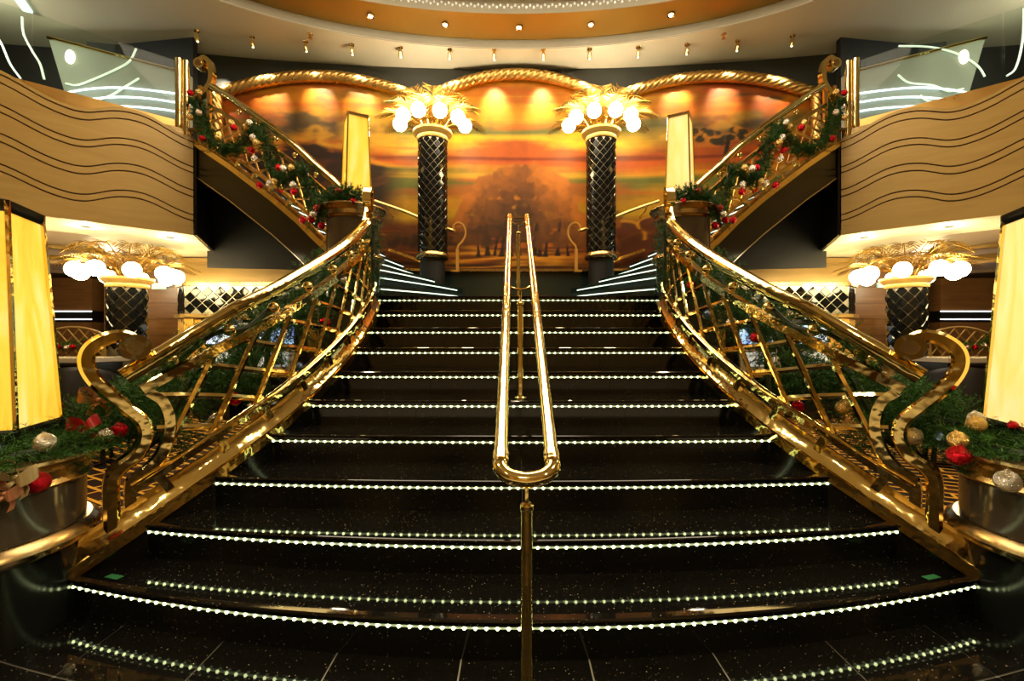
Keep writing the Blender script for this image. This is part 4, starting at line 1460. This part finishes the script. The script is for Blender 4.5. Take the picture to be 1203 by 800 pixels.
def slot_machine(x, y, rz, label):
    T = thing('slot_machine', label, 'slot machine', (x, y, 0))
    m = Matrix.Rotation(rz, 3, 'Z')
    def bx(c, s_, name, mt, par=T, rx=0.0):
        q = m @ Vector(c) + Vector((x, y, 0))
        return MB().box(q, s_, rz, rx).build(name, mt, par)
    bx((0, 0.1, 0.35), (0.70, 0.50, 0.70), 'cabinet', BLACK)
    bx((0, 0.22, 1.12), (0.70, 0.26, 0.84), 'display_cabinet', BLACKM)
    bx((0, -0.02, 0.90), (0.62, 0.05, 0.34), 'lower_screen', CHROME, T, -0.25)
    bx((0, -0.055, 0.92), (0.44, 0.03, 0.22), 'lower_display', emis('pale_display', (0.55, 0.7, 0.75), 0.35) if 'pale_display' not in bpy.data.materials else bpy.data.materials['pale_display'], T, -0.25)
    bx((0, 0.07, 1.30), (0.62, 0.05, 0.36), 'upper_screen', BLACK, T, -0.12)
    bx((0, 0.035, 1.30), (0.54, 0.02, 0.29), 'upper_display', SCREEN, T, -0.12)
    D = bx((0, -0.14, 0.71), (0.70, 0.26, 0.05), 'button_deck', CHROME, T, 0.2)
    for k in range(7):
        q = m @ Vector((-0.24 + 0.08 * k, -0.2, 0.745)) + Vector((x, y, 0))
        MB().box(q, (0.05, 0.03, 0.02), rz).build('button', mat('white_button', (0.8, 0.8, 0.75), 0, 0.4) if 'white_button' not in bpy.data.materials else bpy.data.materials['white_button'], D)
    MB().lathe((x + 0.0, y + 0.15, 1.54), [(0, 0), (0.18, 0), (0.2, 0.03), (0.12, 0.06), (0, 0.07)], 20).build('topper', BRASS, T)


def armchair(x, y, rz, label):
    T = thing('armchair', label, 'chair', (x, y, 0))
    m = Matrix.Rotation(rz, 3, 'Z')
    P3 = lambda a, b_, c: m @ Vector((a, b_, 0)) + Vector((x, y, c))
    MB().box(P3(0, 0, 0.32), (0.50, 0.50, 0.22), rz).build('seat', LEATHER, T)
    rs = []
    for a in np.linspace(-0.15 * PI, 1.15 * PI, 22):
        top = 0.66 + 0.30 * max(0, math.sin(a)) ** 0.8
        c_, s_ = math.cos(a), math.sin(a)
        ring = []
        for rr, zz in ((0.28, 0.22), (0.37, 0.22), (0.40, top - 0.03), (0.37, top + .01), (0.32, top), (0.29, top - 0.06)):
            ring.append(P3(rr * c_, rr * s_, zz))
        rs.append(ring)
    MB().rings(rs).build('backrest', LEATHER, T, 50)
    for a in (PI / 4, 3 * PI / 4, 5 * PI / 4, 7 * PI / 4):
        MB().tube([P3(0.24 * math.cos(a), 0.24 * math.sin(a), 0.0), P3(0.22 * math.cos(a), 0.22 * math.sin(a), 0.24)], 0.02, 8).build('leg', BLACKM, T)


def palm_plant(x, y, label, zt):
    T = thing('potted_palm', label, 'plant', (x, y, 0))
    MB().lathe((x, y, 0), [(0, 0), (0.15, 0), (0.2, 0.36), (0.22, 0.38), (0.18, 0.40), (0, 0.38)], 20).build('pot', BRASS_B, T)
    MB().tube([(x, y, 0.36), (x + .02, y, zt - 0.75)], [0.05, 0.035], 8).build('stem', PALMG, T)
    r = random.Random(5)
    for k in range(13):
        a = 2 * PI * k / 13 + r.uniform(-.2, .2)
        el = r.uniform(0.35, 1.25)
        L = r.uniform(0.65, 0.85)
        base = Vector((x + .02, y, zt - 0.75))
        rach = [base + Vector((math.cos(a) * math.cos(el) * L * u, math.sin(a) * math.cos(el) * L * u, math.sin(el) * L * u - 0.25 * u * u)) for u in np.linspace(0, 1, 9)]
        mb = MB()
        mb.tube(rach, [0.008 - 0.0007 * i for i in range(9)], 5)
        for i in range(2, 9):
            tg = (rach[i] - rach[i - 1]).normalized()
            sd_ = tg.cross(Vector((0, 0, 1))).normalized()
            for q in (0.0, 0.5):
                p = rach[i - 1].lerp(rach[i], q)
                for sg in (-1, 1):
                    e = p + (tg * 0.7 + sd_ * sg * 0.8 + Vector((0, 0, -.15))).normalized() * 0.26
                    w_ = tg * 0.010
                    mb.add([p - w_, p + w_, e, (p + e) / 2 + Vector((0, 0, 0.01))], [(0, 1, 3), (1, 2, 3), (2, 0, 3)])
        mb.build('leaf', PALMG, T)


def lower_deck():
    sd = LR()
    carpet()
    kiosk()
    slot_machine(-4.65, 7.25, -0.25, f'slot machine with a blue screen in front of the kiosk, seen through the {sd} balustrade')
    slot_machine(-3.75, 7.20, 0.0, f'slot machine nearest the stairs, mostly hidden behind the {sd} balustrade')
    palm_plant(-3.30, 6.10, f'dark spiky potted palm behind the {sd} balustrade', 2.05 if S > 0 else 1.95)
    armchair(-4.25, 4.55, -2.6, f'dark leather tub chair nearest the {sd} scroll newel')
    armchair(-5.15, 4.75, -2.2, f'dark leather tub chair beside the {sd} amber obelisk lamp')
    # counter
    T = thing('bar_counter', f'black bar counter with a pale marble top beyond the {sd} chairs', 'counter', (-6.0, 6.0, 0))
    MB().box((-6.9, 5.75, 0.47), (3.6, 0.5, 0.94)).build('body', BLACK, T)
    MB().box((-6.9, 5.75, 0.975), (3.7, 0.62, 0.05)).build('top', mat('pale_marble', (0.62, 0.52, 0.36), 0, 0.15) if 'pale_marble' not in bpy.data.materials else bpy.data.materials['pale_marble'], T)
    MB().tube([(-8.7, 5.42, 0.93), (-5.1, 5.42, 0.93)], 0.02, 8).build('arm_rail', LEATHER, T)
    # lattice screen with a small garland
    L_ = thing('lattice_screen', f'low gilded lattice screen with a bowed top, far {sd}', 'screen', (-7.65, 8.0, 0))
    top = lambda x: 1.30 + 0.14 * (1 - ((x + 7.65) / 0.55) ** 2)
    MB().tube([(x, 8.0, top(x)) for x in np.linspace(-8.2, -7.1, 16)], 0.022, 8).build('top_rail', CORN, L_)
    MB().tube([(-8.2, 8.0, 0.92), (-7.1, 8.0, 0.92)], 0.022, 8).build('bottom_rail', CORN, L_)
    for x in (-8.2, -7.1):
        MB().box((x, 8.0, 0.66), (0.06, 0.06, 1.32)).build('post', CORN, L_)
    MB().box((-7.65, 8.02, 0.45), (1.1, 0.05, 0.9)).build('panel', BROWN, L_)
    for sg in (-1, 1):
        for k in range(-4, 8):
            x0 = -8.2 + 0.2 * k
            seg = [(x0 + u * 0.5 if sg > 0 else x0 + 0.5 - u * 0.5, 0.92 + u * 0.55) for u in np.linspace(0, 1, 12)]
            seg = [p for p in seg if -8.2 <= p[0] <= -7.1 and p[1] <= top(p[0])]
            if len(seg) > 2:
                MB().tube([(p[0], 8.0 + 0.008 * sg, p[1]) for p in (seg[0], seg[-1])], 0.012, 6).build('lattice_bar', CORN, L_)
    # back bar with two light lines
    Bk = thing('back_bar', f'back bar with two white light lines above dark shelves, far {sd}', 'shelf', (-10.2, 10.0, 0))
    MB().box((-10.3, 10.1, 0.8), (2.4, 0.3, 1.6)).build('cabinet', BROWN, Bk)
    MB().box((-10.3, 10.05, 1.75), (2.4, 0.2, 0.13)).build('dark_glass', BLACK, Bk)
    for z in (1.835, 1.665):
        MB().box((-10.3, 9.94, z), (2.4, 0.03, 0.022)).build('light_line', TUBEW, Bk)
    MB().box((-10.3, 10.1, 2.2), (2.4, 0.3, 0.70)).build('upper_cabinet', BROWN, Bk)
    # panelled brown wall between column and kiosk
    Pw = struct(MB().box((-7.2, 9.62, 1.3), (2.6, 0.05, 2.64)).build('wall_' + sd, WOODEDGE))
    for k in range(8):
        o = MB().box((-7.2, 9.585, 0.165 + 0.33 * k), (2.6, 0.03, 0.322)).build('panel', BROWN, Pw)
    G_ = thing('lit_sign', f'narrow black display column with a lit yellow panel beside the {sd} tiled column', 'display', (-7.55, 9.0, 0))
    MB().box((-7.55, 9.0, 0.9), (0.42, 0.2, 1.8)).build('case', BLACK, G_)
    MB().box((-7.47, 8.885, 1.35), (0.15, 0.03, 0.50)).build('lit_panel', AMBER, G_)
    lamp('casino_lamp', 'POINT', (-7.6 * S, 8.6, 2.35), 42, WARM, 0.2)
    lamp('casino_lamp', 'POINT', (-9.6 * S, 6.6, 2.4), 40, WARM, 0.2)
    lamp('kiosk_lamp', 'POINT', (-4.6 * S, 6.6, 2.2), 5, WARM, 0.1)
    lamp('casino_lamp', 'POINT', (-3.6 * S, 5.2, 2.2), 5, WARM, 0.2)


for S in (1, -1):
    lower_deck()
S = 1
tag(MB().box((-7.35, 9.555, 2.33), (0.30, 0.03, 0.12)).build('exit_light', emis('green_light', (0.1, 0.6, 0.35), 0.8), loc=(-7.35, 9.555, 2.33)), 'small green lit sign on the far wall behind the left tiled column', 'sign')
tag(MB().box((7.60, 9.555, 2.35), (0.34, 0.03, 0.10)).build('exit_light', bpy.data.materials['green_light'], loc=(7.60, 9.555, 2.35)), 'small green lit sign on the far wall behind the right tiled column', 'sign')


# ------------------------------------------------------------------ greenery and baubles
def needles(bases, dirs, length, nn, nl, nw, seed):
    r = np.random.default_rng(seed)
    m = len(bases)
    u = np.tile(np.linspace(0.08, 1.0, nn), (m, 1)) + r.uniform(-.02, .02, (m, nn))
    d = dirs[:, None, :]
    p = bases[:, None, :] + d * (u * length)[..., None]
    rv = r.normal(size=(m, nn, 3))
    rv -= d * np.sum(rv * d, -1, keepdims=True)
    rv /= np.linalg.norm(rv, axis=-1, keepdims=True) + 1e-9
    nd = d * 0.62 + rv * 0.78
    ln = nl * (1.05 - 0.45 * u) * r.uniform(0.8, 1.15, (m, nn))
    sd_ = np.cross(nd, r.normal(size=(m, nn, 3)))
    sd_ /= np.linalg.norm(sd_, axis=-1, keepdims=True) + 1e-9
    a = p - sd_ * nw
    b_ = p + sd_ * nw
    c = p + nd * ln[..., None]
    return np.stack([a, b_, c], 2).reshape(-1, 3)


def garland_mesh(pts, n_sprig, rad, length, nn, nl, nw, seed, zflat=1.0, parent=None):
    pts = np.array([[p[0], p[1], p[2]] for p in pts], float)
    L = np.concatenate([[0], np.cumsum(np.linalg.norm(np.diff(pts, axis=0), axis=1))])
    r = np.random.default_rng(seed)
    q = r.uniform(0, L[-1], n_sprig)
    base = np.stack([np.interp(q, L, pts[:, k]) for k in range(3)], -1)
    tg = np.stack([np.interp(q + .02, L, pts[:, k]) - np.interp(q - .02, L, pts[:, k]) for k in range(3)], -1)
    tg /= np.linalg.norm(tg, axis=-1, keepdims=True) + 1e-9
    rd = r.normal(size=(n_sprig, 3))
    rd -= tg * np.sum(rd * tg, -1, keepdims=True)
    rd /= np.linalg.norm(rd, axis=-1, keepdims=True) + 1e-9
    rd[:, 2] *= zflat
    off = r.uniform(0, rad, (n_sprig, 1))
    d = rd * 0.9 + tg * r.choice([-1, 1], (n_sprig, 1)) * r.uniform(0.1, 0.9, (n_sprig, 1))
    d /= np.linalg.norm(d, axis=-1, keepdims=True)
    v_ = needles(base + rd * off, d, length, nn, nl, nw, seed + 1)
    org = W[parent.name]
    v_ = v_ * np.array([S, 1, 1]) - np.array(org)
    me = bpy.data.meshes.new('foliage')
    nt = len(v_) // 3
    me.vertices.add(len(v_)); me.vertices.foreach_set('co', v_.ravel())
    me.loops.add(len(v_)); me.loops.foreach_set('vertex_index', np.arange(len(v_)))
    me.polygons.add(nt); me.polygons.foreach_set('loop_start', np.arange(0, len(v_), 3))
    me.update(calc_edges=True)
    me.materials.append(NEEDLE)
    o = link('foliage', me, parent, org)
    # the wire core
    MB().tube([tuple(p) for p in pts], min(0.022, rad * .5), 6).build('garland_wire', PALMG, parent)
    return stuff(o)


def bauble_mesh(name, m_):
    mb_ = MB().sphere((0, 0, 0), 1.0, 16, 10)
    mb_.lathe((0, 0, 0.95), [(0.0, 0.22), (0.16, 0.20), (0.18, 0.0)], 8)
    return mesh_only(mb_, name, m_, 50)


BM = {'R': bauble_mesh('red_bauble', RED), 'S': bauble_mesh('silver_bauble', SILVER), 'G': bauble_mesh('gold_bauble', GOLDB), 'B': bauble_mesh('blue_bauble', BLUEB)}
BN_ = {'R': 'red crackled bauble', 'S': 'silver crackled bauble', 'G': 'gold crackled bauble', 'B': 'dark blue bauble'}


def bauble(kind, parent, p, r):
    o = place('bauble', BM[kind], parent, (p[0] * S, p[1], p[2]), (random.uniform(-.4, .4), random.uniform(-.4, .4), 0), r)
    o['label'] = BN_[kind]
    return o


def bow(parent, c, size, m_, seed, lab):
    r = random.Random(seed)
    c = Vector(c)
    mb_ = MB()
    tilt = r.uniform(-.35, .35)

    def strip(pts, ws, wdir):
        vs, fs = [], []
        for p, w_ in zip(pts, ws):
            vs += [p - wdir * w_, p + wdir * w_, p + wdir * w_ * .9 + Vector((0, 0.004, 0)), p - wdir * w_ * .9 + Vector((0, 0.004, 0))]
        for i in range(len(pts) - 1):
            for j in range(4):
                fs.append((4 * i + j, 4 * i + (j + 1) % 4, 4 * i + 4 + (j + 1) % 4, 4 * i + 4 + j))
        mb_.add(vs, fs)
    for sg in (-1, 1):
        ax = Vector((sg * math.cos(tilt), -0.25, 0.35 + sg * math.sin(tilt))).normalized()
        wd = ax.cross(Vector((0, -1, 0))).normalized()
        tt = np.linspace(0, 1, 15)
        strip([c + ax * size * math.sin(u * PI) + Vector((0, -1, 0)) * size * 0.45 * math.sin(2 * u * PI) + wd * size * .18 * math.sin(5 * u + sg) for u in tt],
              [size * (0.08 + 0.30 * math.sin(u * PI)) for u in tt], wd)
        dn = Vector((sg * (0.45 + 0.2 * r.random()), -0.2, -0.85)).normalized()
        wt = dn.cross(Vector((0, -1, 0))).normalized()
        strip([c + dn * size * 1.15 * u + Vector((0, -1, 0)) * size * .16 * math.sin(6 * u + sg) for u in tt], [size * (0.07 + 0.17 * u) for u in tt], wt)
    mb_.sphere(c + Vector((0, -size * .1, 0)), size * 0.15, 8, 6)
    o = mb_.build('bow', m_, parent)
    o['label'] = lab
    return o


def greenery():
    sd = LR()
    # 1. on the near pedestal, trailing back behind the scroll newel
    T = thing('garland', f'fir garland with large baubles round the lamp on the {sd} front pedestal', 'garland', (-2.34, 1.95, 0.72))
    ring = [(-2.40 + 0.37 * math.cos(a), 1.96 + 0.37 * math.sin(a), 0.742) for a in np.linspace(-2.6, 1.2, 24)]
    tail = [(-2.20, 2.34, 0.78), (-2.22, 2.55, 0.80), (-2.34, 2.85, 0.84), (-2.42, 3.2, 0.88)]
    garland_mesh(ring, 520, 0.05, 0.15, 40, 0.042, 0.0017, 5, 0.32, T)
    garland_mesh(tail, 520, 0.10, 0.17, 36, 0.046, 0.0020, 6, 0.7, T)
    if S > 0:
        for k, p, r in (('S', (-1.955, 1.89, 0.795), 0.038), ('R', (-1.905, 1.812, 0.655), 0.042), ('R', (-2.0, 2.3, 0.765), 0.036), ('S', (-2.00, 2.22, 0.752), 0.034), ('B', (-2.14, 1.88, 0.76), 0.03)):
            bauble(k, T, p, r)
        bow(T, (-1.930, 1.765, 0.69), 0.075, GAUZE, 3, 'copper and cream gauze bow')
        bow(T, (-1.935, 1.73, 0.64), 0.06, RIBBON, 8, 'copper gauze bow')
        bow(T, (-2.20, 2.42, 0.90), 0.09, RIBBON, 5, 'copper gauze bow')
        bow(T, (-2.07, 2.2, 0.80), 0.07, REDRIB, 6, 'red ribbon bow')
    else:
        for k, p, r in (('G', (-1.90, 2.03, 0.775), 0.038), ('R', (-1.875, 2.0, 0.715), 0.043), ('S', (-1.92, 2.28, 0.74), 0.040), ('G', (-2.05, 2.1, 0.83), 0.038), ('S', (-2.2, 2.25, 0.83), 0.036), ('S', (-1.90, 1.825, 0.655), 0.043), ('R', (-2.13, 2.02, 0.84), 0.02)):
            bauble(k, T, p, r)
        bow(T, (-1.98, 2.18, 0.74), 0.05, BLUEB, 6, 'blue grey foil bow')
    # 2. along the outside of the main balustrade
    p0 = MAIN.P(0.4, 0.5, 0.17)
    T = thing('garland', f'fir garland hanging behind the lattice of the {sd} stair balustrade', 'garland', p0)
    pts = []
    for s_ in np.linspace(0.30, 2.40, 50):
        pts.append(MAIN.P(s_, 0.42 + 0.12 * math.cos(s_ * 2 * PI / 0.62), 0.33))
    garland_mesh(pts, 1000, 0.10, 0.16, 32, 0.046, 0.0024, 21, 1.0, T)
    pts = [MAIN.P(2.36 + 0.02 * math.sin(9 * t_), t_, 0.03) for t_ in np.linspace(0.80, 0.15, 16)]
    garland_mesh(pts, 150, 0.03, 0.11, 26, 0.035, 0.0018, 23, 1.0, T)
    pts = [MAIN.P(s_, 0.72 + 0.03 * math.sin(14 * s_), 0.10) for s_ in np.linspace(0.32, 0.95, 14)]
    garland_mesh(pts, 110, 0.03, 0.11, 26, 0.04, 0.0018, 25, 1.0, T)
    bs = ((('R', .72, .30), ('S', .60, .26), ('G', .36, .74), ('R', 1.5, .35), ('B', 1.2, .2), ('S', 1.85, .5)) if S > 0 else
          (('R', .78, .22), ('R', 1.08, .47), ('S', 1.3, .45), ('G', .42, .745), ('G', .52, .38), ('S', .30, .72), ('R', 1.9, .45), ('B', 1.6, .35)))
    for k, s_, t_ in bs:
        bauble(k, T, MAIN.P(s_, t_, 0.13 if t_ < .7 else 0.10), 0.036)
    # 3. swags on the upper balustrade
    T = thing('garland', f'swagged fir garland with small baubles on the {sd} upper balustrade', 'garland', UP.P(0.5, 0.6, 0.05))
    sz = spline([(2.66, 4.46), (2.57, 4.21), (2.42, 3.92), (2.08, 3.66), (1.7, 3.67), (1.53, 3.84), (1.35, 3.68), (1.23, 3.38), (1.05, 3.11), (0.82, 3.15), (0.68, 3.22), (0.6, 2.94), (0.52, 2.74), (0.38, 2.66), (0.2, 2.66)], 5)
    pts = [UP.P(min(v_[0], UPL), 0, 0.05, v_[1]) for v_ in sz]
    garland_mesh(pts, 1150, 0.038, 0.09, 28, 0.036, 0.0028, 31, 1.0, T)
    for k, l_ in {'R': [(2.6, 4.44), (2.35, 3.8), (1.76, 3.83), (1.44, 3.5), (0.98, 3.22), (1.3, 3.06), (0.74, 2.91), (0.6, 2.57)], 'G': [(2.43, 4.41), (2.60, 4.12), (2.05, 3.76), (1.54, 3.8), (1.36, 3.58), (0.78, 3.19), (1.05, 3.07), (1.81, 3.9)],
                  'S': [(2.43, 4.15), (1.48, 3.84), (1.39, 3.39), (0.91, 3.2), (1.13, 3.06), (0.75, 2.99), (1.42, 3.65)]}.items():
        for a, c in l_:
            bauble(k, T, UP.P(a, 0, 0.15, c), 0.040)
    # 4. round the landing lamp
    T = thing('garland', f'short fir garland round the foot of the lamp on the {sd} landing pedestal', 'garland', (-1.9, 4.62, 2.6))
    pts = [(-1.73 + 0.25 * math.cos(a), 4.87 + 0.25 * math.sin(a), 2.64 + 0.02 * math.sin(3 * a)) for a in np.linspace(-4.2, -0.9, 24)]
    garland_mesh(pts, 420, 0.03, 0.11, 28, 0.04, 0.0028, 41, 0.8, T)
    pts = [(-1.93, 4.68, 2.62), (-2.03, 4.72, 2.5), (-2.06, 4.74, 2.36)]
    garland_mesh(pts, 90, 0.04, 0.10, 24, 0.04, 0.002, 43, 1.0, T)
    for k, p in (('R', (-2.02, 4.66, 2.54)), ('R', (-1.78, 4.58, 2.68)), ('R', (-1.63, 4.58, 2.58)), ('R', (-2.08, 4.66, 2.42)), ('R', (-1.97, 4.64, 2.36)), ('S', (-2.05, 4.64, 2.47))):
        bauble(k, T, p, 0.036)
    # 5. on the far lattice screen
    T = thing('garland', f'small fir garland with baubles on the lattice screen, far {sd}', 'garland', (-7.65, 7.93, 1.1))
    pts = [(x, 7.93, 1.27 - 0.17 * (1 - ((x + 7.65) / 0.55) ** 2)) for x in np.linspace(-8.2, -7.1, 14)]
    garland_mesh(pts, 130, 0.03, 0.10, 22, 0.04, 0.003, 51, 1.0, T)
    for k, x in (('R', -8.1), ('S', -7.9), ('R', -7.75), ('S', -7.6), ('R', -7.5), ('R', -7.25), ('G', -7.15)):
        bauble(k, T, (x, 7.84, 1.26 - 0.17 * (1 - ((x + 7.65) / 0.55) ** 2)), 0.045)


for S in (1, -1):
    greenery()
S = 1
